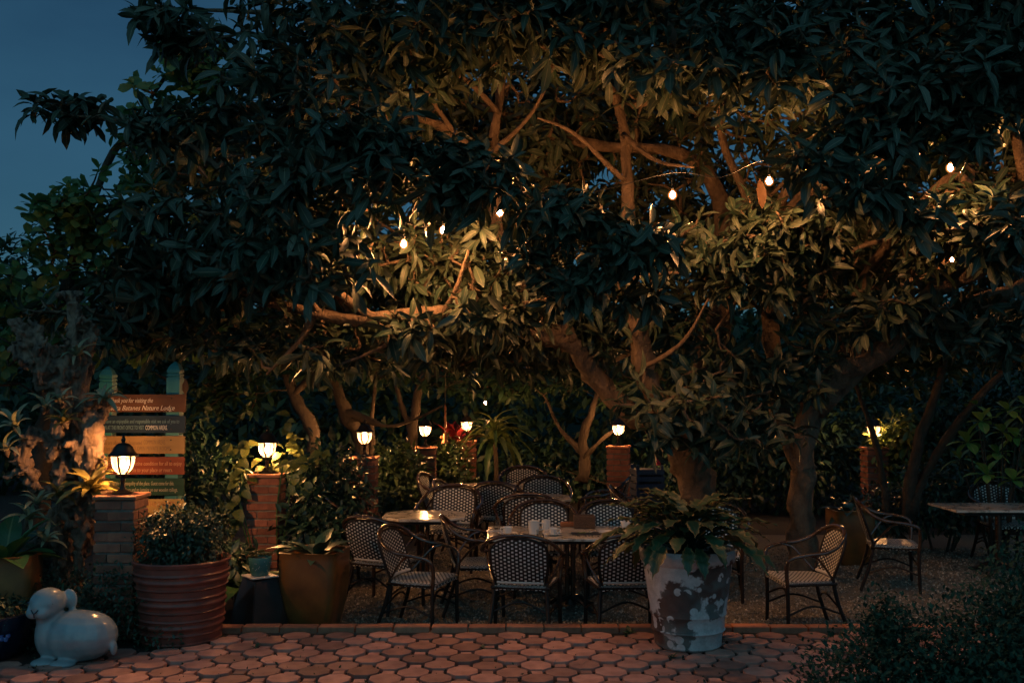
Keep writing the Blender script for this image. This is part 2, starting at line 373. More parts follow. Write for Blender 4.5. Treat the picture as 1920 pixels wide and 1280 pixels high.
def lobed_leaf_t():
    """narrow leaf with a ragged wavy lobed edge"""
    n = 11; vs, uv, fs = [], [], []
    for i in range(n + 1):
        t = i / n; ww = math.sin(math.pi * min(1, t * 1.02 + .03)) ** .7 * .19 * (1.08 if i % 2 else .80); ww = max(ww, .008)
        z = -.42 * t * t; y = t * (1 - .12 * t)
        for sx in (-1, 0, 1):
            vs.append((sx * ww, y + (.03 if sx and i % 2 else 0), z + abs(sx) * .2 * ww + .03 * math.sin(i * 2 + sx))); uv.append((.5 + .5 * sx, t))
        if i:
            b = (i - 1) * 3; c = i * 3; fs += [(b, b + 1, c + 1, c), (b + 1, b + 2, c + 2, c + 1)]
    return np.array(vs), np.array(fs), np.array(uv)
def strap_t(w, n=7, droop=.9, rise=.5, chan=.5):
    """a bromeliad strap: rises and then arches over"""
    vs, uv, fs = [], [], []
    for i in range(n + 1):
        t = i / n; ww = w / 2 * (1 - .15 * t) * (1 if t < .75 else max(.06, 1 - ((t - .75) / .25) ** 1.5))
        y = t * (1 - .12 * t); z = rise * t - droop * t ** 2.2
        for sx in (-1, 0, 1): vs.append((sx * ww, y, z + abs(sx) * chan * ww)); uv.append((.5 + .5 * sx, t))
        if i:
            b = (i - 1) * 3; c = i * 3; fs += [(b, b + 1, c + 1, c), (b + 1, b + 2, c + 2, c + 1)]
    return np.array(vs), np.array(fs), np.array(uv)
def nrm(a): return a / np.maximum(np.linalg.norm(a, axis=-1, keepdims=True), 1e-9)
def frames(d, hint):
    y = nrm(d); x = np.cross(y, hint); bad = np.linalg.norm(x, axis=1) < 1e-4; x[bad] = np.cross(y[bad], np.array([1., .3, .1]))
    x = nrm(x); z = np.cross(x, y); return np.stack([x, y, z], axis=2)       # columns
def leaves_mesh(name, T, pos, rot, scale, tint, mat):
    tv, tf, tu = T; n = len(pos); k = len(tv)
    co = np.einsum('nij,kj->nki', rot, tv) * scale[:, None, None] + pos[:, None, :]
    fc = (tf[None] + (np.arange(n) * k)[:, None, None]).reshape(-1, tf.shape[1])
    return raw_mesh(name, co.reshape(-1, 3), fc, mat, np.tile(tu, (n, 1)), np.repeat(tint, k))
def raw_mesh(name, co, fc, mat, uvv=None, tint=None, smooth=True):
    me = bpy.data.meshes.new(name); nv, nf, q = len(co), len(fc), fc.shape[1]
    me.vertices.add(nv); me.vertices.foreach_set('co', co.astype(np.float32).ravel())
    me.loops.add(nf * q); me.loops.foreach_set('vertex_index', fc.astype(np.int32).ravel())
    me.polygons.add(nf); me.polygons.foreach_set('loop_start', np.arange(0, nf * q, q, dtype=np.int32))
    if uvv is not None:
        l = me.uv_layers.new(name='UVMap'); l.data.foreach_set('uv', uvv[fc.ravel()].astype(np.float32).ravel())
    if tint is not None:
        a = me.attributes.new('tint', 'FLOAT', 'POINT'); a.data.foreach_set('value', tint.astype(np.float32))
    me.materials.append(MT[mat] if isinstance(mat, str) else mat)
    me.update(calc_edges=True); me.validate(); me.polygons.foreach_set('use_smooth', [smooth] * len(me.polygons)); return me
def one_leaf(name, T, mat, tint=.5, scale=1.0):
    return leaves_mesh(name, T, np.zeros((1, 3)), np.eye(3)[None], np.array([scale]), np.array([tint]), mat)
def rnd_dirs(n): return nrm(rng.normal(size=(n, 3)))
def ell_pts(c, r, n, shell=.45):
    d = rnd_dirs(n); q = rng.random(n) ** shell
    return np.array(c) + d * q[:, None] * np.array(r), d
def leaf_ball(blobs, n, size, droop=.25, shell=.4):
    """pos, rot, scale, tint for n leaves spread over ellipsoids [(c, r), ...] by volume"""
    vol = np.array([b[1][0] * b[1][1] * b[1][2] for b in blobs]) ** .7; cnt = (vol / vol.sum() * n).astype(int); P, D = [], []
    for (c, r), k in zip(blobs, cnt):
        p, d = ell_pts(c, r, k, shell); p = p + rng.normal(size=p.shape) * .04; P.append(p); D.append(d)
    P = np.concatenate(P); D = np.concatenate(D); m = len(P)
    d = nrm(D * .8 + rnd_dirs(m) * .9 + np.array([0, 0, -droop])); h = nrm(D * .5 + np.array([0, 0, .9]) + rnd_dirs(m) * .5)
    return P, frames(d, h), size * (.65 + .7 * rng.random(m)), rng.random(m)
def mat_from(R3, p, s):
    m = Matrix([[*(R3[i] * s), p[i]] for i in range(3)] + [[0, 0, 0, 1]]); return m
def rosettes(C, A, K, L, tmin=35, tmax=105, droop=.2):
    n = len(C); A = nrm(A); u = nrm(np.cross(A, np.array([.31, .7, .21]))); v = np.cross(A, u)
    k = np.tile(np.arange(K), n); i = np.repeat(np.arange(n), K)
    ph = np.radians(137.5) * k + np.repeat(rng.random(n) * 6.3, K) + rng.normal(size=n * K) * .2
    th = np.radians(tmin + (tmax - tmin) * ((k + .5) / K) + rng.normal(size=n * K) * 15)
    d = A[i] * np.cos(th)[:, None] + (u[i] * np.cos(ph)[:, None] + v[i] * np.sin(ph)[:, None]) * np.sin(th)[:, None] + np.array([0, 0, -droop])
    d = nrm(d); h = nrm(A[i] + rng.normal(size=(n * K, 3)) * .38)
    P = C[i] - A[i] * (.55 * (k / K))[:, None] * L
    return P, frames(d, h), L * (.5 + .7 * rng.random(n * K)) * (.75 + .25 * (k / K)), np.clip(np.repeat(rng.random(n), K) * .6 + rng.random(n * K) * .4, 0, 1)
def limb_path(pts, n=5): return spline([at(a, b, c) for a, b, c, r in pts], n), [p[3] for p in pts]
def build_tree(name, label, cat, limbs, blobs, T, leaf_mat, bark, K=10, L=.25, clear=(), lines=(), parts=0, group=None, reach=2.2, twig=.014, droop=.2, sides=10, up=.55, base=None, T2=None):
    """limbs: [(px, py, depth, radius), ...]; blobs: [(centre, radii, count), ...]. One root, trunk, crown and leaves."""
    P0 = limb_path(limbs[0])[0][0] if base is None else Vector(base)
    root = empty(name, P0, 0, label, cat, group); inv = Matrix.Translation(-P0)
    mb = MB(); nodes, rad = [], []
    for l in limbs:
        p, r = limb_path(l, 6); rr = lerp_list(r, len(p))
        p = [q + Vector((noise.noise(q * 1.3), noise.noise(q * 1.3 + Vector((9, 0, 0))), noise.noise(q * 1.3 + Vector((0, 9, 0))))) * min(.14, r0 * 1.5) for q, r0 in zip(p, rr)]
        mb.tube([inv @ q for q in p], rr, sides, jitter=.6); nodes += [tuple(q) for q in p]; rad += rr
    C = []
    for c, r, k in blobs:
        p, d = ell_pts(c, r, k, .5); C.append(p)
    C = np.concatenate(C)
    keep = np.ones(len(C), bool)
    for c, rr in clear: keep &= np.linalg.norm(C - np.array(c), axis=1) > rr
    cpos = np.array([0, 0, CAM_H])
    for q, rr in lines:                                   # the pruned gaps through which the lamps shine
        q = np.array(q); ax = q - cpos; ln = np.linalg.norm(ax); ax = ax / ln; t = (C - cpos) @ ax
        dist = np.linalg.norm(C - cpos - t[:, None] * ax, axis=1); keep &= ~((dist < rr) & (t < ln))
    C = C[keep]
    nd = np.array(nodes); dist = np.array([np.min(np.linalg.norm(nd - c, axis=1)) for c in C]); order = np.argsort(dist)
    cap = np.empty((len(nd) + len(C) * 3, 3)); cap[:len(nd)] = nd; m = len(nd); A = np.zeros_like(C); ok = np.ones(len(C), bool)
    for i in order:
        c = C[i]; dd = np.linalg.norm(cap[:m] - c, axis=1) + .5 * np.maximum(0, cap[:m, 2] - c[2]); j = int(np.argmin(dd)); a = Vector(cap[j]); b = Vector(c); ln = (b - a).length
        if ln > reach: ok[i] = False; continue
        mid1 = a.lerp(b, .35) + Vector(rng.normal(size=3)) * ln * .10 + Vector((0, 0, -.05 * ln)); mid2 = a.lerp(b, .7) + Vector(rng.normal(size=3)) * ln * .08 + Vector((0, 0, -.06 * ln))
        r1 = min(twig * (1 + ln * 1.1), .05)
        mb.tube([inv @ a, inv @ mid1, inv @ mid2, inv @ b], [r1, r1 * .75, r1 * .6, twig * .45], 5, cap=False)
        cap[m] = mid1; cap[m + 1] = mid2; m += 2
        A[i] = np.array((b - mid2).normalized()) * (1 - up) + np.array([0, 0, up]) + rng.normal(size=3) * .25
    C, A = C[ok], A[ok]
    mb.build('trunk', bark, root, auto=None)
    P, Rt, S, tint = rosettes(C, A, K, L, droop=droop)
    for c, rr in clear:
        k = np.linalg.norm(P + Rt[:, :, 1] * (S * .6)[:, None] - np.array(c), axis=1) > rr * .8; P, Rt, S, tint = P[k], Rt[k], S[k], tint[k]
    for q, rr in lines:
        q = np.array(q); ax = q - cpos; ln = np.linalg.norm(ax); ax = ax / ln; mid = P + Rt[:, :, 1] * (S * .5)[:, None]; t = (mid - cpos) @ ax
        k = ~((np.linalg.norm(mid - cpos - t[:, None] * ax, axis=1) < rr) & (t < ln)); P, Rt, S, tint = P[k], Rt[k], S[k], tint[k]
    P = P - np.array(P0)
    if parts:
        W = P + np.array(P0); px = (W[:, 0]) / W[:, 1]; pz = (W[:, 2] - CAM_H) / W[:, 1]
        inview = (np.abs(px) < .52) & (pz < .42) & (pz > -.3); score = np.where(inview, S / W[:, 1], 0); sel = np.argsort(-score)[:parts]
        vars_ = [one_leaf('leaf', T, leaf_mat, q) for q in (.05, .35, .65, .95)]
        for i in sel:
            o = link('leaf', vars_[int(tint[i] * 3.99)], root); o.matrix_basis = mat_from(Rt[i], P[i], S[i])
        k = np.ones(len(P), bool); k[sel] = False; P, Rt, S, tint = P[k], Rt[k], S[k], tint[k]
    q = rng.random(len(P))
    for T_, k in (((T, q < .55), (T2, q >= .55)) if T2 is not None else ((T, q < 2),)):
        tag(link('crown', leaves_mesh('crown', T_, P[k], Rt[k], S[k], tint[k], leaf_mat), root), kind='stuff')
    return root
def shrub(name, label, cat, base, blobs, n, size, T, mat, stems=5, droop=.25, group=None, shell=.4, stem_mat='dark_bark', stem_r=.012):
    base = Vector(base); root = empty(name, base, 0, label, cat, group)
    bl = [((c[0] - base.x, c[1] - base.y, c[2] - base.z), r) for c, r in blobs]
    tag(link('foliage', leaves_mesh('foliage', T, *leaf_ball(bl, n, size, droop, shell), mat), root), kind='stuff')
    for i in range(stems):
        c, r = bl[i % len(bl)]; e = Vector(c) + Vector((random.uniform(-.6, .6) * r[0], random.uniform(-.6, .6) * r[1], .4 * r[2])); b = Vector((e.x * .3, e.y * .3, 0))
        MB().tube(spline([b, b.lerp(e, .5) + Vector((random.uniform(-.05, .05), 0, .03)), e], 3), lerp_list([stem_r * 1.4, stem_r, stem_r * .4], 7), 6).build('stem', stem_mat, root)
    return root
T_FIG = leaf_t(.30, 4, .56, .30, .22, tip=.58); T_FIG2 = leaf_t(.27, 4, .52, .55, .6, tip=.7)
T_ROUND = leaf_t(.62, 4, .66, .18, .18, tip=.7)
T_SMALL = leaf_t(.45, 2, .5, .2, .15)
T_MID = leaf_t(.38, 3, .5, .25, .25)
T_HEART = leaf_t(.68, 5, .36, .3, .35)
T_BROAD = leaf_t(.36, 8, .5, .35, .55, wave=.10)
T_LOBED = lobed_leaf_t()
T_STRAP = strap_t(.13)

# ------------------------------------------------------------------ ground, gravel, paving, kerb, hill
KERB_Y = 8.5
def sheet(name, xs, ys, zf, mat, kind='structure'):
    co = np.array([(x, y, zf(x, y)) for y in ys for x in xs]); nx = len(xs)
    fc = np.array([(j * nx + i, j * nx + i + 1, (j + 1) * nx + i + 1, (j + 1) * nx + i) for j in range(len(ys) - 1) for i in range(nx - 1)])
    return tag(link(name, raw_mesh(name, co, fc, mat)), kind=kind)
sheet('ground', [-150, -40, -12, -6, -3, 0, 3, 6, 12, 40, 150], [-20, 4, 6, 8.46, 8.58, 8.9, 9.3, 9.7, 10.1, 10.5, 10.9, 11.3, 11.6, 20, 60, 300],
      lambda x, y: -.035 if y < 8.5 else gz(y) - .02, 'soil')
xs = np.linspace(-2.0, 7.5, 60); ys = np.linspace(8.57, 14, 60)
sheet('gravel_yard', xs, ys, lambda x, y: gz(y) + .008 * noise.noise(Vector((x * 3, y * 3, 0))), 'gravel_bed')
sheet('hill', np.linspace(-60, 60, 50), np.linspace(24, 50, 18), lambda x, y: sm(24, 36, y) * (5.2 + 1.2 * noise.noise(Vector((x * .15, y * .1, 3)))) - .3, 'hill')
# loose stones on the gravel
n = 34000; gx = rng.uniform(-1.95, 6.4, n); gy = 8.6 + rng.random(n) ** 1.5 * 4.2
ok = (gx / gy > -.25) & (gx / gy < .56); gx, gy = gx[ok], gy[ok]; n = len(gx)
octa = (np.array([(1, 0, 0), (-1, 0, 0), (0, 1, 0), (0, -1, 0), (0, 0, .6), (0, 0, -.6)], float), np.array([(0, 2, 4), (2, 1, 4), (1, 3, 4), (3, 0, 4), (2, 0, 5), (1, 2, 5), (3, 1, 5), (0, 3, 5)]), np.zeros((6, 2)))
gp_ = np.stack([gx, gy, [gz(y) + .006 for y in gy]], 1)
st = leaves_mesh('gravel', octa, gp_, frames(rnd_dirs(n), rnd_dirs(n)), .007 + .012 * rng.random(n) ** 2, rng.random(n), 'pebble')
st.polygons.foreach_set('use_smooth', [False] * len(st.polygons))
tag(link('gravel', st), 'small loose stones of the gravel yard', 'gravel', kind='stuff')
# paving of octagons with square infill, individually laid
paving = tag(sheet('paving', np.linspace(-4.6, 6.6, 20), [5.4, 6.5, 7.5, 8.41], lambda x, y: -.022, 'soil'), kind='structure')
PITCH_P = .25
def paver_mesh(poly, h, seed, name):
    r = random.Random(seed); k = len(poly); mb = MB()
    jit = [(x * (1 + r.uniform(-.03, .012)), y * (1 + r.uniform(-.03, .012))) for x, y in poly]
    lay = []
    for z, s in ((-.03, 1), (h - .006, 1), (h - .0015, .99), (h, .97)): lay += [(x * s, y * s, z + r.uniform(-.001, .001)) for x, y in jit]
    fs = [tuple(3 * k + i for i in range(k))]
    for a in range(3): fs += [(a * k + i, a * k + (i + 1) % k, (a + 1) * k + (i + 1) % k, (a + 1) * k + i) for i in range(k)]
    mb.add(lay, fs); return mb.mesh(name, 'paver', False)
ap = PITCH_P / 2 - .0135; cr_ = ap / math.cos(math.pi / 8)
octp = [(cr_ * math.cos(math.pi / 8 + i * math.pi / 4), cr_ * math.sin(math.pi / 8 + i * math.pi / 4)) for i in range(8)]
hs = PITCH_P / (1 + 2 ** .5) / 2 - .011; sqp = [(-hs, -hs), (hs, -hs), (hs, hs), (-hs, hs)]
OCT = [paver_mesh(octp, .006, i, 'octagon_paver') for i in range(5)]; SQ = [paver_mesh(sqp, .002, 20 + i, 'square_paver') for i in range(4)]
rest = MB(); cnt = [0, 0]
def bed_edge(x): return np.interp(x, [-5, -3.9, -2.6, -2.3], [6.9, 7.42, 8.05, 8.6])     # the planting bed eats the corner
row = 0; y = 8.40 - .125
while y > 5.7:
    for i in range(-15, 19):
        for kind in (0, 1):
            x = (i + (.5 if row % 2 else 0) + (.5 if kind else 0)) * PITCH_P * 2 ** .5
            if x < -4.5 or x > 6.3 or y > bed_edge(x) - .05: continue
            me = random.choice((OCT, SQ)[kind]); rot = (random.uniform(-.025, .025), random.uniform(-.025, .025), random.choice((0, 1, 2, 3)) * math.pi / 2 + random.uniform(-.025, .025)); z = random.uniform(-.007, .005) - .005 * kind
            inview = abs(x) / y < .535 and 2.0 / y < .302
            if inview and cnt[kind] < 300: link(('octagon_paver', 'square_paver')[kind], me, paving, (x, y, z), rot); cnt[kind] += 1
            else:
                mtx = Matrix.Translation((x, y, z)) @ Matrix.Rotation(rot[2], 4, 'Z'); rest.add([mtx @ v.co for v in me.vertices], [tuple(p.vertices) for p in me.polygons])
    row += 1; y -= PITCH_P / 2 ** .5
tag(rest.build('more_pavers', 'paver', paving, False), kind='stuff')
kerb = tag(MB().box((2.1, KERB_Y, -.13), (9.1, .10, .22)).build('kerb', 'mortar', None, False), kind='structure')
kb = [MB().box((0, 0, 0), (.305 + random.uniform(-.008, .004), .118, .06), bev=.006).mesh('kerb_brick', 'kerb_brick', True, 30) for i in range(4)]
x = -2.42
while x < 6.6:
    link('kerb_brick', random.choice(kb), kerb, (x, KERB_Y + random.uniform(-.004, .004), .002 + random.uniform(-.003, .003)), (random.uniform(-.01, .01), random.uniform(-.01, .01), random.uniform(-.01, .01))); x += .316

# ------------------------------------------------------------------ brick columns and their lanterns
BR = [MB().box((0, 0, 0), (.212 + random.uniform(-.006, .008), .102 + random.uniform(-.004, .004), .066 + random.uniform(-.004, .003)), bev=.006).mesh('brick', 'brick', True, 30) for i in range(6)]
def column(px, Y, top, label, rz=0):
    p = at(px, 900, Y); z0 = gz(Y) if px > 480 else 0.0; H = top - z0
    root = empty('brick_column', (p.x, Y, z0), rz, label, 'column', 'brick columns carrying lanterns'); root['kind'] = 'thing'
    MB().box((0, 0, H / 2 - .02), (.296, .296, H - .04)).build('mortar_core', 'mortar', root, False)
    n = max(3, round((H - .035) / .083)); ch = (H - .035) / n
    for c in range(n):
        z = ch * (c + .5)
        for q in range(4):
            a = q * math.pi / 2; f = 1 if c % 2 else -1
            x0, y0 = f * .055, -.110; ca, sa = math.cos(a), math.sin(a)
            o = link('brick', random.choice(BR), root, (x0 * ca - y0 * sa + random.uniform(-.004, .004), x0 * sa + y0 * ca + random.uniform(-.004, .004), z), (random.uniform(-.02, .02), random.uniform(-.02, .02), a + random.uniform(-.02, .02)))
            o.scale = (1, 1, ch / .083)
    MB().box((0, 0, H - .0165), (.352, .352, .033), bev=.006).build('cap', 'kerb_brick', root, True, 30)
    return Vector((p.x, Y, top))
def make_lantern():
    root = empty('lantern')
    MB().lathe([(.085, 0), (.085, .012), (.06, .022), (.035, .034), (.022, .05), (.018, .10), (.024, .115), (.018, .125), (.02, .14), (.052, .160), (.052, .168)], 16).build('base', 'iron', root)
    H0, H1 = .168, .315
    MB().lathe([(.002, .212), (.012, .216), (.0185, .228), (.020, .242), (.015, .262), (.009, .278)], 8).build('bulb', 'lantern_bulb', root)
    prof = [(.034, H0), (.060, H0 + .020), (.081, H0 + .055), (.092, H0 + .10), (.096, H1)]
    for k in range(6):
        a0 = k * math.pi / 3 + .13; a1 = (k + 1) * math.pi / 3 - .13; vs = []; fs = []
        for r, z in prof:
            for j in range(3): a = a0 + (a1 - a0) * j / 2; vs.append((r * .96 * math.cos(a), r * .96 * math.sin(a), z))
        for i in range(len(prof) - 1):
            for j in range(2): fs.append((i * 3 + j, i * 3 + j + 1, i * 3 + 4 + j, i * 3 + 3 + j))
        MB().add(vs, fs).build('pane', 'pane_glow', root)
        a = k * math.pi / 3
        MB().tube([(r * 1.0 * math.cos(a), r * 1.0 * math.sin(a), z) for r, z in prof], .0085, 6).build('rib', 'iron', root)
    roof = MB().lathe([(.100, H1 - .004), (.122, H1), (.124, H1 + .008), (.104, H1 + .022), (.088, H1 + .042), (.074, H1 + .072), (.052, H1 + .096), (.03, H1 + .105)], 18).build('roof', 'iron', root)
    MB().lathe([(.018, H1 + .103), (.012, H1 + .115), (.02, H1 + .125), (.02, H1 + .135), (.010, H1 + .148), (.013, H1 + .158), (.002, H1 + .172)], 10).build('finial', 'iron', roof)
    return root
lan0 = make_lantern()
cols = [(230, 8.3, 1.15, 'red brick column with wide grey joints beside the driftwood', 'lit lantern on the column in front of the painted sign boards'),
        (500, 10.4, 1.15, 'rough orange brick column between the ribbed pot and golden planter', 'lit lantern on the column wrapped in variegated vine leaves'),
        (683, 13.0, 1.15, 'dark brick column directly behind the table with the glowing reflection', 'lit lantern third in the row counted from the sign'),
        (797, 15.2, 1.15, 'reddish brick column between two dark leafy shrubs and beside the wind chime', 'lit lantern fourth in the row beside the hanging wind chime'),
        (875, 17.3, 1.15, 'far brick column next to the red leaves', 'small lit lantern beside the red leaves'),
        (1160, 15.6, 1.15, 'narrow lone brick column behind the middle of the yard', 'small lantern half hidden on the lone column behind the big tree'),
        (1640, 15.2, 1.15, 'brick column behind the slender leaning stems', 'lit lantern crossed by a slender stem beside yellow lit leaves')]
for i, (px, Y, top, cl, ll) in enumerate(cols):
    p = column(px, Y, top, cl, R(-14) if i == 5 else 0)
    o = lan0 if i == 0 else copy_tree(lan0); o.location = p; o.rotation_euler.z = R(random.choice((10, 20, 28, -8))); tag(o, ll, 'lantern', 'lanterns on the brick columns')

# ------------------------------------------------------------------ bulbs hung in the trees
BULBS = [(757, 458, 9.0, 'glowing bulb lowest and leftmost of the three over the left limb'), (831, 432, 9.15, 'glowing bulb in the middle of the three over the left limb'),
         (937, 399, 9.4, 'glowing bulb highest of the three over the left limb'), (1261, 366, 8.75, 'bright round bulb hanging in the middle of the canopy'),
         (1442, 340, 8.9, 'glowing bulb beside a brown hanging leaf'), (1782, 315, 8.9, 'brightest bulb, tied to a bare branch near the right edge'),
         (1785, 487, 11.2, 'tiny bulb among leaves above the forking right limb'), (910, 755, 16.5, 'tiny far bulb hanging above the strap leaved plant')]
BP = []
for i, (px, py, Y, lab) in enumerate(BULBS):
    p = at(px, py, Y); BP.append(p); r = .024 if i < 6 else .017
    root = empty('light_bulb', p, random.random() * 6, lab, 'bulb', 'bulbs hung in the trees')
    MB().lathe([(.002, -r * 1.15), (r * .55, -r * .95), (r * .93, -r * .45), (r, 0), (r * .85, r * .55), (r * .5, r * 1.05), (r * .42, r * 1.4)], 8).build('filament_globe', 'bulb_glow' if i < 6 else 'far_bulb_glow', root)
    MB().ell((0, 0, 0), (r * 1.7, r * 1.7, r * 1.8), seg=14, rings=8).build('glass', 'bulb_halo_shell', root)  # added shell round the bulb, faintly emissive to imitate its orange halo
    sock = MB().lathe([(r * .45, r * 1.38), (r * .5, r * 1.5), (r * .5, r * 2.6), (r * .2, r * 2.9)], 10).build('socket', 'wire', root)
    MB().tube([(0, 0, r * 2.8), (.005, 0, r * 4.5), (0, .004, r * 6.5)], .004, 5).build('cord', 'wire', sock)
cab = []
for i in range(6):
    cab.append(BP[i] + Vector((0, 0, .2)))
    if i < 5: cab.append((BP[i] + BP[i + 1]) / 2 + Vector((0, 0, .10)))
tag(MB().tube(spline(cab, 5), .004, 5).build('light_cable', 'wire'), 'thin black cable strung through the canopy between the bulbs', 'cable')

# ------------------------------------------------------------------ the trees
def B(px, py, Y, r, n): return (tuple(at(px, py, Y)), r, n)
clear = [(tuple(p), .46) for p in BP[:7]]; lines = [(tuple(p), .09) for p in BP[:8]] + [(tuple(at(px, 865 - (865 - 802) * (i > 0), Y)), .12) for i, (px, Y, *_r) in enumerate(cols)]
tree1 = build_tree('fig_tree', 'huge fig tree with long warm lit limbs spreading over the tables', 'tree', [
    [(1340, 1075, 11.4, .26), (1310, 930, 11.3, .21), (1275, 820, 11.1, .18), (1235, 740, 10.8, .16)],
    [(1310, 850, 11.3, .14), (1200, 775, 11.2, .12), (1120, 715, 11.0, .11), (1065, 645, 10.7, .10), (960, 612, 10.1, .085), (830, 602, 9.7, .078), (700, 595, 9.4, .064), (590, 580, 9.3, .055), (490, 562, 9.2, .04), (390, 500, 9.3, .035), (300, 470, 9.4, .02)],
    [(1235, 745, 10.8, .13), (1195, 665, 10.7, .11), (1165, 560, 10.6, .09), (1167, 430, 10.7, .07), (1165, 300, 10.8, .055), (1155, 180, 10.8, .055), (1100, 130, 10.7, .04), (1035, 90, 10.6, .03)],
    [(1158, 200, 10.8, .04), (1220, 190, 10.6, .03), (1290, 150, 10.4, .018)],
    [(1065, 645, 10.6, .13), (975, 520, 11, .11), (930, 430, 11.1, .08), (922, 310, 11.1, .06), (938, 200, 11.0, .045), (945, 90, 10.9, .04), (940, -60, 10.9, .025)],
    [(925, 320, 11.1, .07), (845, 248, 11.0, .055), (765, 215, 10.9, .045), (748, 140, 10.8, .035), (690, 110, 10.7, .02)],
    [(765, 215, 10.9, .05), (660, 195, 10.6, .04), (560, 140, 10.2, .03), (370, 90, 9.8, .02)],
    [(1275, 820, 11, .2), (1360, 560, 11.8, .14), (1310, 300, 12, .08), (1120, 285, 12, .07), (985, 232, 12, .055), (860, 190, 11.8, .04)],
    [(590, 580, 9.3, .05), (560, 640, 9.4, .025), (500, 700, 9.5, .012)],
    [(700, 595, 9.4, .05), (560, 480, 9.2, .04), (430, 330, 9.2, .03), (300, 240, 9.3, .02), (120, 215, 9.4, .010)],
    [(937, 210, 10.9, .03), (870, 150, 10.4, .022), (800, 120, 10, .012)], [(926, 285, 10.9, .03), (1000, 205, 10.4, .02), (1040, 120, 10, .012)], [(1165, 335, 10.7, .03), (1085, 255, 10.2, .022), (1010, 222, 9.8, .012)],
    [(1165, 255, 10.7, .03), (1230, 300, 10.2, .02), (1300, 312, 9.8, .012)], [(850, 250, 10.9, .03), (805, 185, 10.4, .02), (770, 100, 10, .012)], [(960, 505, 10.9, .03), (1020, 470, 10.3, .02), (1060, 455, 9.9, .012)],
    [(880, 600, 9.9, .03), (970, 568, 9.6, .02), (1045, 556, 9.4, .012)], [(600, 582, 9.3, .03), (520, 490, 9.1, .02), (430, 425, 9, .012)], [(1165, 545, 10.5, .03), (1200, 520, 10, .025), (1290, 510, 9.6, .012)],
    [(830, 600, 9.7, .03), (860, 540, 9.5, .02), (880, 470, 9.4, .012)], [(1200, 690, 10.6, .03), (1280, 640, 10.2, .02), (1330, 560, 9.9, .012)], [(660, 590, 9.4, .03), (620, 520, 9.3, .02), (640, 450, 9.2, .010)],
    [(760, 598, 9.5, .025), (720, 650, 9.5, .018), (620, 690, 9.6, .010)],
    [(945, 100, 10.9, .04), (700, 30, 10.2, .03), (450, 20, 9.7, .02), (250, 15, 9.5, .012)],
], [B(700, 60, 9.5, (1.6, 1.1, .65), 241), B(1100, 10, 9.6, (2.0, 1.2, .55), 253), B(560, 200, 9.3, (1.0, .9, .55), 102), B(700, 300, 8.5, (1.0, .5, .5), 135),
    B(1050, 395, 8.45, (.42, .3, .18), 40), B(1175, 455, 8.4, (.40, .3, .24), 43), B(1085, 525, 8.5, (.42, .3, .15), 29), B(1000, 470, 8.6, (.3, .25, .15), 16), B(1215, 545, 8.7, (.3, .25, .14), 16), B(880, 330, 8.4, (.5, .35, .32), 60), B(1000, 20, 8.7, (1.5, .5, .35), 133), B(560, 480, 8.6, (.9, .4, .4), 60), B(1350, 790, 10.3, (1.0, .4, .32), 51), B(1050, 260, 13.5, (2.2, .6, .9), 253), B(820, 200, 11.8, (1.9, 1.0, 1.0), 190), B(1200, 200, 12.2, (2.0, 1.0, 1.1), 202), B(480, 420, 9.1, (1.3, .9, .6), 154),
    B(340, 500, 9.4, (.85, .6, .33), 88), B(600, 640, 9.9, (1.4, .6, .28), 93), B(900, 560, 10.6, (1.0, .5, .35), 93), B(1000, 600, 10.8, (1.1, .5, .28), 80),
    B(1230, 610, 10.9, (.9, .4, .36), 56), B(1260, 760, 10.0, (.8, .5, .28), 34), B(330, 235, 9.5, (.6, .5, .2), 38), B(140, 200, 9.5, (.5, .3, .09), 21), B(330, 45, 9.6, (.42, .35, .22), 29),
    B(830, 480, 10.3, (.9, .5, .45), 93), B(1000, -170, 10.6, (4.2, 2.4, .8), 306), B(650, 520, 11.5, (1.6, .7, .8), 122), B(1000, 440, 13, (1.9, .7, 1.1), 227), B(800, 330, 13.3, (1.6, .6, 1.0), 146), B(1280, 420, 13.5, (1.5, .7, 1.1), 200), B(500, 300, 12, (1.5, .7, .9), 88), B(950, 640, 12.6, (1.6, .6, .5), 107), B(250, 600, 10, (1.2, .7, .4), 80), B(770, 600, 9.1, (.5, .2, .13), 12), B(930, 590, 9.5, (.5, .25, .16), 24)],
    T_FIG, 'fig_leaf', 'bark', K=9, L=.285, droop=.3, T2=T_FIG2, up=.4, twig=.017, clear=clear, lines=lines, parts=280, reach=3.2)
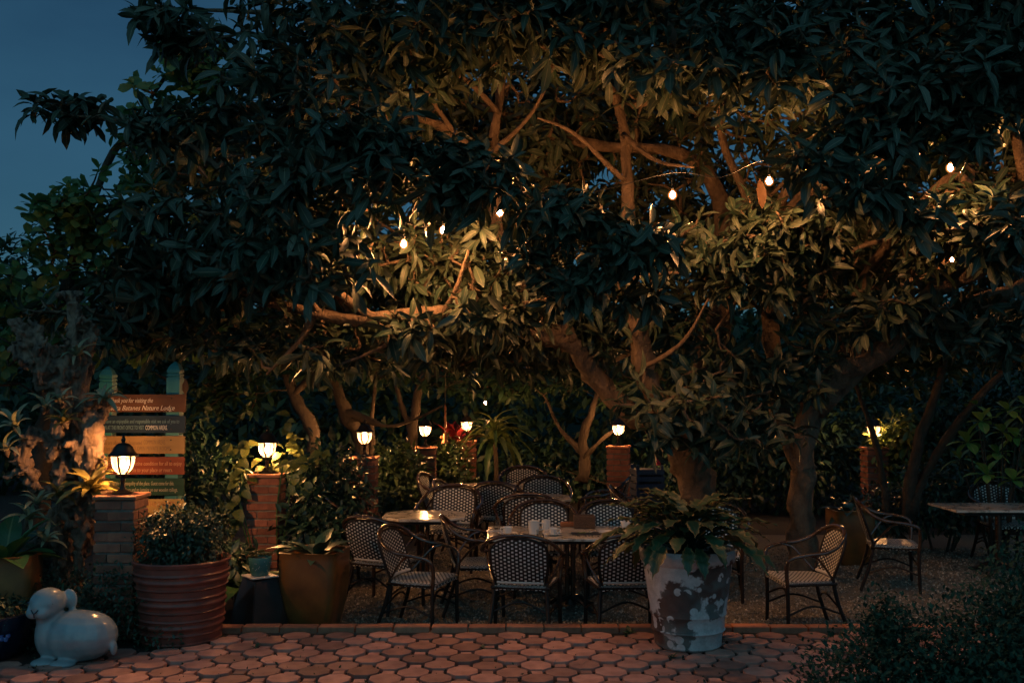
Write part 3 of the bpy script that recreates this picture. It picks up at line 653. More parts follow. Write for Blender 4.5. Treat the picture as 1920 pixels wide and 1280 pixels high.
tree2 = build_tree('fig_tree', 'second fig tree whose smooth limb climbs to the right edge', 'tree', [
    [(1505, 1070, 11.2, .17), (1500, 960, 11.2, .14), (1500, 870, 11.1, .13), (1545, 745, 10.9, .14), (1650, 640, 10.5, .11), (1740, 562, 10.2, .095), (1830, 507, 9.9, .085), (1930, 440, 10, .08), (2050, 350, 10, .05)],
    [(1535, 770, 10.9, .12), (1690, 640, 11, .10), (1800, 575, 11, .085), (1925, 537, 10.9, .07), (2050, 480, 10.8, .04)],
    [(1500, 880, 11.1, .13), (1475, 740, 11.2, .11), (1450, 590, 11.2, .09), (1440, 450, 11.0, .07), (1480, 350, 10.5, .05)],
    [(1600, 690, 10.8, .08), (1610, 540, 10.7, .07), (1690, 440, 10.4, .06), (1780, 330, 10, .05), (1830, 390, 9.9, .04)],
    [(1450, 420, 11, .055), (1530, 360, 10.2, .055), (1610, 330, 9.7, .055), (1670, 260, 9.4, .05), (1700, 150, 9.3, .045), (1720, 20, 9.2, .03)],
    [(1700, 230, 9.4, .05), (1600, 170, 9.2, .045), (1480, 110, 9.1, .04), (1340, 90, 9.1, .03), (1220, 40, 9.1, .02)],
    [(1930, 440, 10, .06), (1900, 200, 9.5, .05), (1830, 80, 9.2, .035), (1790, -40, 9, .02)],
    [(1445, 470, 11, .03), (1510, 440, 10.4, .022), (1570, 470, 9.9, .012)], [(1690, 440, 10.4, .03), (1600, 470, 10, .022), (1545, 530, 9.8, .012)], [(1740, 560, 10.3, .03), (1700, 480, 10, .02), (1720, 410, 9.8, .012)],
    [(1820, 510, 10.1, .03), (1850, 450, 9.9, .02), (1900, 400, 9.8, .012)], [(1600, 690, 10.8, .03), (1560, 620, 10.5, .02), (1500, 590, 10.2, .012)], [(1450, 600, 11.2, .03), (1390, 560, 10.7, .02), (1340, 620, 10.4, .012)],
    [(1800, 575, 11, .03), (1850, 620, 10.8, .02), (1920, 640, 10.6, .012)],
    [(1440, 450, 11, .05), (1350, 250, 11, .04), (1400, 80, 10.6, .03)],
], [B(1450, 70, 9.7, (1.9, 1.3, .75), 306), B(1820, 70, 9.1, (1.1, 1.1, .85), 253), B(1430, 460, 9.8, (.95, .55, .5), 167), B(1690, 210, 8.4, (.8, .4, .45), 146), B(1400, 110, 8.6, (1.3, .5, .5), 146), B(1520, 300, 8.4, (.4, .3, .13), 24), B(1620, 355, 8.4, (.45, .3, .15), 29), B(1700, 400, 8.6, (.35, .3, .12), 16), B(1870, 130, 8.3, (.6, .4, .5), 80), B(1880, 420, 8.6, (.3, .3, .35), 40),
    B(1600, 300, 11.8, (1.7, 1, 1.1), 253), B(1830, 420, 9.7, (.7, .6, .45), 114), B(1640, 580, 10.2, (1.0, .5, .26), 56), B(1420, 690, 10.6, (.95, .4, .36), 51),
    B(1850, 610, 10.5, (.8, .5, .32), 64), B(1750, -170, 10.2, (2.5, 2.2, .8), 213), B(1600, 480, 11.6, (1.6, .7, .6), 133), B(1900, 300, 10.5, (.8, .9, .9), 120), B(1600, 450, 13.3, (1.9, .7, 1.1), 213), B(2180, 180, 9.8, (1.1, .9, 1.2), 120), B(1900, 450, 13, (1.2, .8, 1.2), 146), B(1750, 150, 12.5, (1.8, .8, 1.0), 146)],
    T_FIG, 'fig_leaf', 'bark', K=9, L=.285, droop=.3, T2=T_FIG2, up=.4, twig=.017, clear=clear, lines=lines, parts=280, reach=3.2)
leaf_tree = build_tree('almond_tree', 'paler green tree with round leaves against the dusk sky', 'tree', [
    [(60, 1010, 13.6, .16), (70, 850, 13.6, .14), (90, 700, 13.5, .12), (110, 560, 13.3, .09), (150, 430, 13.1, .06), (230, 260, 13, .04), (330, 120, 12.8, .02)],
    [(90, 700, 13.5, .08), (40, 600, 13.3, .05), (10, 540, 13.2, .03)], [(110, 560, 13.3, .06), (260, 460, 13, .05), (400, 380, 12.8, .03)], [(90, 720, 13.5, .07), (250, 600, 13.2, .05), (380, 560, 13, .03)]],
    [B(60, 590, 13, (1.2, .9, .75), 130), B(160, 450, 12.9, (.9, .7, .6), 80), B(330, 330, 12.7, (1.2, .8, 1.0), 130), B(370, 130, 12.6, (.6, .6, .6), 70), B(300, 600, 12.9, (1.3, .8, .6), 110), B(130, 370, 12.6, (.55, .5, .3), 26), B(-60, 640, 13, (1, .9, .8), 60), B(350, 200, 12.6, (.9, .6, .6), 40)],
    T_ROUND, 'round_leaf', 'dark_bark', K=8, L=.22, reach=3, parts=200, droop=.1)
for i, (lb, lims, bl, k) in enumerate([
    ('leaning grey trunked tree behind the vine wrapped column', [[(585, 900, 13.5, .10), (575, 810, 13.5, .085), (550, 740, 13.5, .075), (520, 640, 13.5, .06), (480, 540, 13.4, .03)], [(550, 740, 13.5, .05), (640, 640, 13.6, .03)]], [B(480, 620, 13.6, (1.3, .8, .7), 120), B(620, 600, 13.8, (1.2, .8, .6), 90), B(400, 720, 13.6, (.9, .6, .5), 60)], 1),
    ('dark forked tree behind the third lantern', [[(690, 960, 15.5, .14), (672, 830, 15.5, .12), (655, 770, 15.5, .10), (610, 690, 15.5, .07), (560, 600, 15.5, .03)], [(655, 770, 15.5, .08), (730, 800, 15.2, .025), (830, 760, 15, .015)], [(690, 860, 15.5, .06), (700, 770, 15.5, .03), (705, 690, 15.5, .02)]], [B(640, 640, 15.8, (1.6, .9, .8), 120), B(820, 640, 16, (1.6, .9, .8), 120)], 1),
    ('slim dark tree beside the wind chime', [[(775, 880, 17.5, .11), (772, 800, 17.5, .10), (790, 740, 17.5, .08), (800, 660, 17.5, .05), (820, 560, 17.5, .03)], [(772, 800, 17.5, .06), (745, 720, 17.5, .04), (720, 640, 17.5, .02)]], [B(830, 640, 17.8, (2.0, 1.0, 1.0), 160), B(960, 700, 17.5, (1.6, .8, .6), 110)], 1),
    ('pale barked branching tree behind the farthest chairs', [[(1085, 900, 16.5, .10), (1090, 830, 16.5, .085), (1110, 780, 16.4, .06), (1130, 720, 16.3, .03)], [(1088, 860, 16.5, .05), (1130, 820, 16.2, .03), (1165, 800, 16, .015)], [(1088, 850, 16.5, .06), (1050, 800, 16.6, .03), (1020, 740, 16.7, .02)]], [B(1080, 690, 17, (1.7, .9, .6), 110), B(1250, 680, 17.5, (1.5, .9, .8), 90)], 1),
    ('slender twin stemmed tree in front of the lamp lit leaves', [[(1705, 965, 12.2, .075), (1715, 880, 12.2, .07), (1730, 800, 12.2, .062), (1760, 700, 12.1, .05), (1780, 640, 12, .03)], [(1710, 960, 12.2, .07), (1745, 880, 12.1, .055), (1800, 780, 12, .05), (1900, 680, 11.8, .035), (1990, 610, 11.7, .02)], [(1662, 960, 12.4, .05), (1652, 890, 12.4, .042), (1638, 830, 12.4, .038), (1622, 770, 12.4, .03), (1600, 700, 12.4, .02)]], [B(1800, 640, 12.2, (1.1, .7, .4), 70), B(1650, 680, 12.4, (.8, .5, .3), 35), B(1940, 620, 12, (.6, .6, .4), 40)], 0),
]):
    build_tree('slender_tree', lb, 'tree', lims, bl, T_MID, 'far_leaf', 'dark_bark', K=12, L=.20, reach=4, group='dark trees behind the yard', twig=.01, lines=lines, sides=8)
P, Rt, S, tint = leaf_ball([((x, yy, z), (2.6, 1.2, 2.0)) for x in range(-16, 20, 3) for yy, z in ((20, 1.6), (22.5, 4.0))], 36000, .30)
tag(link('far_undergrowth', leaves_mesh('far_undergrowth', T_SMALL, P, Rt, S, tint, 'far_leaf')), 'mass of dark foliage closing off the back of the garden', 'undergrowth', kind='stuff')

# ------------------------------------------------------------------ shrubs and planted beds
def W(px, py, Y): return tuple(at(px, py, Y))
def base(px, Y): p = at(px, 900, Y); return (p.x, Y, gz(Y) if px > 480 else -.03)
shrub('leafy_shrub', 'dark shrub filling the bed behind the ribbed pot', 'shrub', base(380, 10.2), [(W(370, 900, 10.3), (.55, .4, .45)), (W(375, 960, 10.2), (.38, .4, .4)), (W(330, 860, 10.8), (.5, .4, .5))], 2600, .10, T_MID, 'dark_leaf', 8)
shrub('leafy_shrub', 'dark shrub between the vine wrapped column and the dark brick column', 'shrub', base(600, 12), [(W(600, 900, 12), (.55, .5, .5)), (W(640, 940, 11.6), (.4, .4, .4)), (W(580, 930, 11.4), (.3, .4, .45))], 2600, .11, T_MID, 'dark_leaf', 8)
shrub('leafy_shrub', 'glossy shrub between the dark column and the reddish column', 'shrub', base(742, 14.4), [(W(742, 890, 14.4), (.42, .5, .5)), (W(755, 940, 13.8), (.4, .4, .3))], 2000, .12, T_MID, 'lamp_shrub', 6)
shrub('leafy_shrub', 'glossy shrub between the reddish column and the far column', 'shrub', base(838, 16.3), [(W(838, 880, 16.3), (.38, .5, .55)), (W(850, 920, 15.7), (.4, .4, .3))], 1800, .12, T_MID, 'lamp_shrub', 6)
shrub('leafy_shrub', 'dim shrub behind the teal pot left of the golden planter', 'shrub', base(470, 9.7), [(W(440, 1060, 9.5), (.2, .2, .2))], 300, .13, T_MID, 'dark_leaf', 5)
shrub('leafy_shrub', 'low dark shrub half hiding a chair behind the golden planter', 'shrub', base(600, 10.15), [(W(585, 1000, 10.1), (.36, .22, .26)), (W(640, 1000, 10.2), (.2, .2, .2)), (W(580, 950, 10.3), (.16, .2, .22))], 900, .12, T_MID, 'dark_leaf', 6)
shrub('leafy_shrub', 'lamp lit shrub with yellow green leaves beside the lantern behind slender stems', 'shrub', base(1690, 15), [(W(1700, 800, 14.9), (.24, .3, .22)), (W(1690, 850, 15.2), (.5, .4, .6))], 900, .17, T_MID, 'strap_leaf', 7)
shrub('leafy_shrub', 'low dark shrub beneath the slender twin stems', 'shrub', base(1760, 12.6), [(W(1770, 930, 12.6), (.75, .5, .45)), (W(1640, 960, 12.8), (.5, .4, .35))], 2400, .10, T_MID, 'dark_leaf', 7)
shrub('leafy_shrub', 'tall dark thicket behind the trunk of the huge fig tree', 'shrub', base(1380, 16.5), [(W(1330, 860, 16.5), (1.2, .7, 1.0)), (W(1500, 860, 16.5), (1.2, .7, 1.0)), (W(1080, 900, 18.5), (1.8, .7, .8)), (W(1560, 800, 17.5), (1.2, .7, 1.2))], 7000, .15, T_MID, 'dark_leaf', 10)
shrub('leafy_shrub', 'thicket in shade behind the far right table', 'shrub', base(1900, 14.5), [(W(1900, 860, 14.5), (1.1, .6, .9)), (W(1800, 800, 15), (1.0, .6, 1.0)), (W(1990, 760, 14), (.8, .6, 1.2))], 5000, .15, T_MID, 'dark_leaf', 8)
shrub('ground_cover', 'low dark small leaved planting behind the rabbit statue', 'shrub', (-3.5, 8.1, -.03), [((-3.55, 8.05, .10), (.45, .28, .24)), ((-3.1, 8.35, .16), (.4, .25, .28)), ((-3.75, 8.45, .2), (.5, .25, .3)), ((-2.75, 7.98, .05), (.2, .15, .13)), ((-3.22, 8.02, .28), (.34, .11, .34))], 7600, .045, T_SMALL, 'dark_leaf', 5)
bush = shrub('foreground_bush', 'dark small leaved bush cropped by the bottom right corner', 'shrub', (2.5, 5.7, -.03), [((2.25, 5.75, .30), (.62, .45, .42)), ((2.75, 5.6, .42), (.55, .45, .52)), ((1.85, 5.6, .12), (.42, .4, .26)), ((3.1, 5.9, .62), (.4, .4, .55)), ((2.2, 5.9, .62), (.15, .15, .22)), ((2.9, 5.5, .1), (.6, .4, .3))], 44000, .040, T_SMALL, 'bush_leaf', 14, shell=.55, stem_r=.006)

def leafy(name, label, cat, loc, mats, stalk=None, group=None): return empty(name, loc, 0, label, cat, group)
def plant_leaves(root, items, T, mat, stalk_mat=None, origin=(0, 0, 0), variants=4):
    """items: (base point, direction, normal hint, length) in the root's frame; every leaf an object, with its stalk as a sub-part"""
    vs = [one_leaf('leaf', T, mat, q) for q in np.linspace(.05, .95, variants)]
    for b, d, h, L in items:
        r3 = frames(np.array([d], float), np.array([h], float))[0]; par = root
        if stalk_mat:
            og = Vector(origin); b = Vector(b); mid = og.lerp(b, .55) + Vector((0, 0, .12 * (b - og).length))
            par = MB().tube(spline([og, mid, b], 3), [.006] * 7, 5).build('stalk', stalk_mat, root)
        o = link('leaf', random.choice(vs), par); o.matrix_basis = mat_from(r3, b, L)
def fan(n, L, el0, el1, up=.0, r=.0, seed=0, z=0, az0=0, az1=6.283):
    g = random.Random(seed); out = []
    for i in range(n):
        a = az0 + (az1 - az0) * ((i * .618034) % 1) + g.uniform(-.2, .2); e = R(el0 + (el1 - el0) * (i + .5) / n + g.uniform(-6, 6))
        d = Vector((math.cos(a) * math.cos(e), math.sin(a) * math.cos(e), math.sin(e))); h = Vector((-math.cos(a) * math.sin(e), -math.sin(a) * math.sin(e), math.cos(e)))
        out.append(((math.cos(a) * r, math.sin(a) * r, z), d, h, L * g.uniform(.75, 1.15)))
    return out
# variegated vine round the second column
vine = empty('variegated_vine', (at(500, 900, 10.3).x, 10.25, gz(10.3)), 0, 'vine with yellow blotched leaves climbing round the second column', 'vine')
vp = []
for cx, cy_, rx, rz_, n in ((450, 850, .10, .16, 12), (440, 920, .10, .22, 16), (520, 845, .10, .12, 8), (562, 888, .10, .14, 9), (545, 830, .07, .10, 6), (468, 875, .1, .06, 6), (500, 880, .15, .04, 5), (430, 970, .1, .12, 7), (532, 800, .05, .10, 6), (590, 860, .15, .10, 8)):
    c = at(cx, cy_, 10.2) - vine.location
    for i in range(n):
        b = c + Vector((random.uniform(-1, 1) * rx, (random.uniform(.28, .42) if abs(cx - 500) < 50 else random.uniform(-.12, .12)), random.uniform(-1, 1) * rz_)); a = random.uniform(0, 6.28)
        vp.append((b, (math.cos(a) * .8, -.5 + .2 * math.sin(a), random.uniform(-.8, .35)), (random.uniform(-.3, .3), -.6, .7), random.uniform(.10, .17)))
plant_leaves(vine, vp, T_HEART, 'pothos_leaf')
for px0, px1 in ((470, 452), (528, 548), (520, 532), (475, 436), (540, 585)):
    a = at(px0, 1040, 10.2) - vine.location; b = at(px1, 830 + abs(px1 - 500), 10.2) - vine.location
    MB().tube(spline([a, a.lerp(b, .5) + Vector((random.uniform(-.05, .05), -.05, 0)), b], 5), .008, 6).build('stem', 'strap_leaf', vine)
# leaves near the teal pot, broad crinkled
pl = empty('broad_leaved_plant', base(455, 9.4), 0, 'plant with long crinkled leaves arching over the teal pot', 'plant')
plant_leaves(pl, fan(13, .50, 60, -5, seed=4, z=.18), T_BROAD, 'broad_leaf')
MB().tube([(0, 0, -.02), (0, 0, .2)], [.03, .02], 8).build('stem', 'dark_bark', pl)
# strap plant with lit leaves behind the far column, red leaved plant beside it
sp = empty('strap_leaved_plant', base(925, 16.2), 0, 'lamp lit strap leaved plant right of the far lantern', 'plant')
plant_leaves(sp, fan(20, .75, 65, -25, seed=6, z=1.15) + fan(14, .6, 70, -20, seed=7, z=1.35), T_STRAP, 'strap_leaf')
MB().tube(spline([(0, 0, -.02), (.05, 0, .7), (0, 0, 1.4)], 4), .035, 8).build('stem', 'dark_bark', sp)
rp = empty('red_leaved_plant', base(853, 17.6), 0, 'upright plant with red leaves behind the far column', 'plant')
plant_leaves(rp, fan(11, .55, 88, 15, seed=9, z=1.05), leaf_t(.32, 5, .5, .4, .2), 'red_leaf')
MB().tube([(0, 0, -.02), (0, .02, 1.1)], .025, 8).build('stem', 'dark_bark', rp)
# right hand bush with broad pale leaves
rb = empty('broad_leaved_bush', base(1870, 11.9), 0, 'bush of broad yellow green leaves above the far right table', 'bush')
items = []
for cx, cy_, n in ((1840, 790, 8), (1890, 770, 9), (1815, 830, 8), (1870, 850, 9), (1905, 820, 8), (1850, 890, 8), (1900, 900, 9), (1800, 860, 5), (1925, 760, 6), (1830, 760, 4), (1880, 810, 6)):
    c = at(cx, cy_, 11.8 + random.uniform(-.3, .3)) - rb.location
    for (b, d, h, L) in fan(n, .25, 70, -30, seed=cx): items.append((c + Vector(b), d, h, L))
    MB().tube(spline([(c.x * .2, c.y * .2, -.02), c * .6 + Vector((0, 0, -.1)), c], 4), lerp_list([.018, .012, .006], 9), 6).build('stem', 'dark_bark', rb)
plant_leaves(rb, items, leaf_t(.46, 5, .62, .25, .3), 'pale_bush')

# ------------------------------------------------------------------ driftwood with bromeliads
DW = at(130, 900, 8.9); DWb = Vector((DW.x, 8.9, -.05))
mb = MB()
def dw(pts, rs, sides=10): mb.tube([at(a, b, c) - DWb for a, b, c in spline_px(pts)], lerp_list(rs, (len(pts) - 1) * 5 + 1), sides)
def spline_px(p): return [tuple(q) for q in spline(p, 5)]
dw([(110, 1110, 8.9), (120, 1000, 8.9), (135, 900, 8.9), (125, 820, 8.9), (135, 740, 8.95), (150, 680, 9), (150, 610, 9.05), (135, 560, 9.1)], [.20, .17, .15, .17, .15, .13, .11, .07])
dw([(140, 760, 8.9), (110, 700, 8.85), (75, 665, 8.8), (45, 625, 8.8), (22, 598, 8.8)], [.10, .15, .16, .08, .03])
dw([(75, 660, 8.8), (62, 625, 8.78), (52, 592, 8.78)], [.09, .05, .02]); dw([(85, 690, 8.8), (50, 672, 8.75), (27, 650, 8.75)], [.10, .06, .02])
dw([(100, 710, 8.85), (80, 715, 8.72), (72, 700, 8.68)], [.12, .08, .04])
dw([(130, 860, 8.85), (85, 820, 8.8), (50, 825, 8.75), (40, 865, 8.72), (62, 905, 8.74), (100, 925, 8.8), (125, 960, 8.85)], [.09, .09, .08, .06, .06, .05, .05])
dw([(190, 735, 8.85), (178, 790, 8.75), (165, 850, 8.72), (178, 910, 8.74), (160, 970, 8.76), (165, 1040, 8.78)], [.04, .10, .13, .11, .08, .05])
dw([(205, 745, 8.82), (185, 790, 8.74), (170, 830, 8.7)], [.02, .06, .08])
dw([(140, 930, 8.8), (155, 980, 8.7), (148, 1030, 8.66), (155, 1085, 8.64)], [.09, .07, .06, .04]); dw([(110, 960, 8.85), (80, 1010, 8.8), (60, 1080, 8.76)], [.1, .08, .06])
dw([(110, 880, 8.8), (118, 930, 8.68), (108, 985, 8.66), (115, 1060, 8.66)], [.05, .05, .045, .04]); dw([(95, 860, 8.8), (112, 830, 8.66), (104, 780, 8.7)], [.05, .05, .04])
dw([(130, 950, 8.7), (150, 925, 8.62), (175, 935, 8.6), (180, 965, 8.62)], [.05, .05, .05, .04]); dw([(125, 945, 8.7), (118, 970, 8.6), (140, 985, 8.58)], [.04, .04, .03])
def dwd(p):
    a = noise.noise(Vector((p.x * 7, p.y * 7, p.z * 2.6))); b = noise.noise(Vector((p.x * 18, p.y * 18, p.z * 7)) + Vector((5, 0, 0))); c = noise.noise(p * 40)
    hole = noise.noise(p * 9 + Vector((0, 31, 7)))
    return -.10 * abs(a) + .03 - .065 * abs(b) + .018 * c - .012 * abs(noise.noise(p * 75)) - (.06 * sm(.2, .4, hole))
for k in range(70):                                       # knots, stubs and burls
    v0 = Vector(random.choice(mb.v[:1500])); d0 = Vector(rng.normal(size=3)); d0.y = -abs(d0.y); d0.normalize(); ln = random.uniform(.05, .15); r0 = random.uniform(.02, .05)
    mb.tube([v0 - d0 * .03, v0 + d0 * ln * .5, v0 + d0 * ln + Vector((0, 0, random.uniform(-.04, .05)))], [r0, r0 * .8, r0 * .25], 7)
drift = remesh(mb, 'driftwood', 'driftwood', .0135, 1, dwd); drift.location = DWb; tag(drift, 'gnarled driftwood trunk overgrown with bromeliads beside the sign', 'driftwood')
BRO = [(146, 668, 8.82, .20, 12, 'bromeliad', 'bromeliad highest on the driftwood trunk', 20), (197, 752, 8.70, .23, 14, 'bromeliad', 'spiky bromeliad touching the brown board of the sign', 55),
       (114, 752, 8.70, .15, 9, 'bromeliad', 'small bromeliad on the middle of the driftwood', 70), (122, 792, 8.62, .17, 9, 'brom_gold', 'orange tinted bromeliad on the driftwood middle', 60),
       (84, 765, 8.66, .20, 9, 'bromeliad', 'bromeliad just under the bulging driftwood head', 60), (30, 800, 8.62, .24, 10, 'bromeliad', 'long leaved bromeliad at the outer left of the driftwood', 45),
       (12, 845, 8.6, .22, 10, 'bromeliad', 'grey bromeliad cut by the left picture edge', 40), (172, 925, 8.40, .30, 19, 'brom_gold', 'large golden bromeliad lit by the nearest lantern', 70),
       (110, 932, 8.52, .22, 9, 'brom_gold', 'bromeliad with few lit leaves left of the golden one', 60), (70, 945, 8.5, .21, 9, 'bromeliad', 'dim bromeliad low on the driftwood loop', 50),
       (52, 975, 8.45, .22, 13, 'bromeliad', 'upright bromeliad above the leaves of the square orange pot', 75), (84, 1015, 8.38, .19, 9, 'bromeliad', 'lowest bromeliad near the foot of the driftwood', 65), (197, 868, 8.6, .10, 7, 'brom_gold', 'tiny bromeliad between the driftwood and the nearest lantern', 60)]
for k, (px, py, Y, L, n, mt, lab, el) in enumerate(BRO):
    r = empty('bromeliad', at(px, py, Y), 0, lab, 'bromeliad', 'bromeliads on the driftwood')
    T = strap_t(.20 if mt == 'bromeliad' else .25, 7, .55 + .3 * random.random(), .35, .55)
    plant_leaves(r, fan(n, L, 75, 5, seed=30 + k, r=.012), T, mt)
    MB().lathe([(.006, -.06), (.022, -.03), (.026, 0), (.014, .03)], 10).build('stem', 'driftwood', r)
    r.rotation_euler = (R(18 + random.uniform(-8, 8)), R(random.uniform(-15, 15)), random.uniform(-.5, .5))

# ------------------------------------------------------------------ the sign
SY = 9.4
sg = at(258, 900, SY); sign = empty('sign', (sg.x, SY, -.03), 0, 'sign of six painted boards with lettering on two blue posts', 'sign'); so = sign.location
for px, topy in ((195, 686), (322, 677)):
    x = at(px, 800, SY).x - so.x; zt = at(px, topy, SY).z - so.z; w = .062
    pm = MB()
    def sqr(z, h): return [(x - h, .078 - h, z), (x + h, .078 - h, z), (x + h, .078 + h, z), (x - h, .078 + h, z)]
    lv = [(0, w), (zt - .155, w), (zt - .150, w * .86), (zt - .143, w * .86), (zt - .138, w), (zt - .124, w), (zt - .119, w * .86), (zt - .112, w * .86), (zt - .107, w), (zt - .085, w), (zt - .035, w * .62), (zt - .008, w * .22), (zt, w * .05)]
    vs = [p for z, h in lv for p in sqr(z, h)]; fs = [(3, 2, 1, 0), tuple(len(vs) - 4 + i for i in range(4))]
    for a in range(len(lv) - 1): fs += [(a * 4 + i, a * 4 + (i + 1) % 4, a * 4 + 4 + (i + 1) % 4, a * 4 + 4 + i) for i in range(4)]
    pm.add(vs, fs).build('post', 'post_paint', sign, False)
def paint(name, c): MT[name] = M(name, c, tuple(v * .75 for v in c), scale=9, rough=.65, spec=.2, bump=.35, bscale=40, stretch=(.25, 1, 1.5)); return name
def ink(name, c): MT[name] = M(name, c, tuple(v * .85 for v in c), scale=20, rough=.6, bump=0); return name
def letters(s, parent, px0, px1, zc, h, mat, shear=0, y=-.0165):
    cu = bpy.data.curves.new('lettering', 'FONT'); cu.body = s; cu.size = .06; cu.shear = shear; cu.extrude = .0012; cu.resolution_u = 2
    t = bpy.data.objects.new('t', cu); col.objects.link(t); dg = bpy.context.evaluated_depsgraph_get(); me = bpy.data.meshes.new_from_object(t.evaluated_get(dg))
    bpy.data.objects.remove(t); co = np.empty(len(me.vertices) * 3); me.vertices.foreach_get('co', co); co = co.reshape(-1, 3)
    x0, x1 = at(px0, 800, SY).x - so.x, at(px1, 800, SY).x - so.x
    a, b = co[:, 0].min(), co[:, 0].max(); out = np.stack([x0 + (co[:, 0] - a) / (b - a) * (x1 - x0), y - co[:, 2], zc + co[:, 1] * (h / .043) - h / 2], 1)
    me.vertices.foreach_set('co', out.ravel().astype(np.float32)); me.update(); me.materials.clear(); me.materials.append(MT[mat]); me.name = 'lettering'; return link('lettering', me, parent)
BO = [(739, 772, paint('brown_board', (.12, .052, .028)), [('Thank you for visiting the', 207, 287, 750, .044, ink('cream_ink', (.62, .52, .42)), .35), ('ion Pacita Batanes Nature Lodge', 184, 328, 764, .046, 'cream_ink', .35)]),
      (779, 811, paint('navy_board', (.012, .030, .055)), [('r to have an enjoyable and responsible visit we ask of you to', 188, 337, 789, .040, ink('teal_ink', (.10, .19, .22)), .08), ('MISSION AT THE FRONT OFFICE TO VISIT', 184, 271, 801, .040, 'teal_ink', 0), ('COMMON AREAS.', 274, 315, 801, .044, ink('pale_ink', (.55, .55, .50)), 0)]),
      (817, 850, paint('tan_board', (.30, .18, .07)), [('that you are allowed in designated', 182, 268, 829, .038, ink('umber_ink', (.14, .075, .03)), .05), ('COMMON AREAS.', 271, 312, 828, .044, 'umber_ink', 0), ('and do not attempt to FORCE OPEN PRIVATE ROOMS.', 182, 323, 840, .042, 'umber_ink', 0)]),
      (856, 889, paint('red_board', (.20, .048, .024)), [('Keep these areas in pristine condition for all to enjoy', 190, 343, 868, .038, ink('rust_ink', (.42, .20, .10)), .05), ('and bring your waste to your place or room.', 198, 326, 880, .040, 'rust_ink', .05)]),
      (896, 928, paint('green_board', (.014, .050, .032)), [('Respect and maintain the tranquility of the place. Guest come for this.', 182, 329, 905, .038, ink('sand_ink', (.35, .31, .20)), .05), ('Please be mindful of others and no jumping on our wooden railings.', 190, 336, 917, .038, 'sand_ink', .05)]),
      (935, 967, paint('ochre_board', (.45, .28, .09)), [('KEEP TO THE ROUTE.', 240, 333, 944, .045, ink('orange_ink', (.40, .14, .04)), 0)])]
for k, (y0, y1, bm, tx) in enumerate(BO):
    x0, x1 = at(158, 800, SY).x - so.x, at(347.5, 800, SY).x - so.x; z1, z0 = at(250, y0, SY).z - so.z, at(250, y1, SY).z - so.z
    b = MB().box(((x0 + x1) / 2, -.001, (z0 + z1) / 2), (x1 - x0, .028, z1 - z0), Matrix.Rotation(0, 3, 'X'), bev=.003).build('board', bm, sign, True, 30)
    for q in (195, 322):
        for dz in (-.045, .045): MB().ell((at(q, 800, SY).x - so.x, -.016, (z0 + z1) / 2 + dz), (.007, .004, .007), seg=8, rings=5).build('screw', 'iron', b)
    for s, p0, p1, py, h, im, sh in tx: letters(s, b, p0, p1, at(250, py, SY).z - so.z, h, im, sh)

# ------------------------------------------------------------------ rabbit statue, pots and planters
rx = at(141, 1200, 7.55).x
mb = MB(); rot = lambda ax, d: Matrix.Rotation(R(d), 3, ax)
mb.ell((.03, 0, .20), (.295, .195, .188)); mb.ell((.10, 0, .205), (.225, .19, .175)); mb.ell((-.17, -.01, .21), (.125, .15, .19)); mb.ell((-.185, -.03, .33), (.10, .11, .10))
mb.ell((-.195, -.05, .445), (.130, .135, .108)); mb.ell((-.205, -.10, .405), (.115, .09, .075)); mb.ell((-.245, -.155, .388), (.055, .045, .045)); mb.ell((-.17, -.155, .388), (.055, .045, .045)); mb.ell((-.21, -.15, .43), (.05, .05, .06))
mb.ell((-.075, .045, .455), (.060, .028, .078), rot('Y', -15)); mb.ell((-.315, .06, .44), (.05, .028, .07), rot('Y', 15))
mb.ell((.322, -.02, .125), (.022, .04, .055)); mb.ell((-.17, -.14, .035), (.085, .09, .03), rot('Z', -10)); mb.ell((.0, -.155, .033), (.095, .075, .03), rot('Z', 12))
rab = remesh(mb, 'rabbit_statue', 'celadon', .011, 5); rab.location = (rx, 7.55, -.028); rab.rotation_euler.z = R(-8); rab.scale = (1, 1, 1.02)
tag(rab, 'pale blue glazed ceramic rabbit lying at the edge of the paving', 'statue')
for ex, ey in ((-.300, -.125), (-.110, -.132)):
    MB().ell((ex, ey, .452), (.012, .010, .011), seg=10, rings=6).build('eye', 'navy_glaze', rab)
MB().tube(spline([(-.236, -.192, .418), (-.2075, -.203, .392), (-.179, -.192, .418)], 4), .0045, 6).build('nose_line', 'navy_glaze', rab); MB().tube([(-.2075, -.203, .392), (-.2075, -.196, .365)], .004, 6).build('mouth_line', 'navy_glaze', rab)

def potted(name, label, cat, loc): return empty(name, loc, 0, label, cat)
def soil_disc(root, r, z): MB().lathe([(r, z - .02), (r, z), (r * .5, z + .015), (.01, z + .02)], 20).build('soil', 'soil', root)
# ribbed terracotta pot
p = at(337, 1190, 8.17); rp_ = potted('potted_shrub', 'fine leaved shrub in the wide ribbed terracotta pot', 'potted plant', (p.x, 8.2, -.03)); rp_.scale = (.95, .95, .97)
prof = [(.05, 0), (.30, 0), (.315, .02)]
for i in range(140):
    t = i / 139; z = .03 + t * .63; r = .318 + .075 * t ** .8; w = (t * 10.2 + .12 * math.sin(i * .31)) % 1
    prof.append((r + .014 * max(0, math.sin(w * 2 * math.pi)) ** 1.4, z))
prof += [(.405, .675), (.408, .69), (.398, .70), (.380, .695), (.37, .64), (.36, .60)]
MB().lathe(prof, 56, cap=False, shape=lambda a, z: 1 + .010 * math.sin(a * 2 + z * 9) + .016 * noise.noise(Vector((math.cos(a) * 2.2, math.sin(a) * 2.2, z * 11)))).build('pot', 'terracotta', rp_)
soil_disc(rp_, .37, .63)
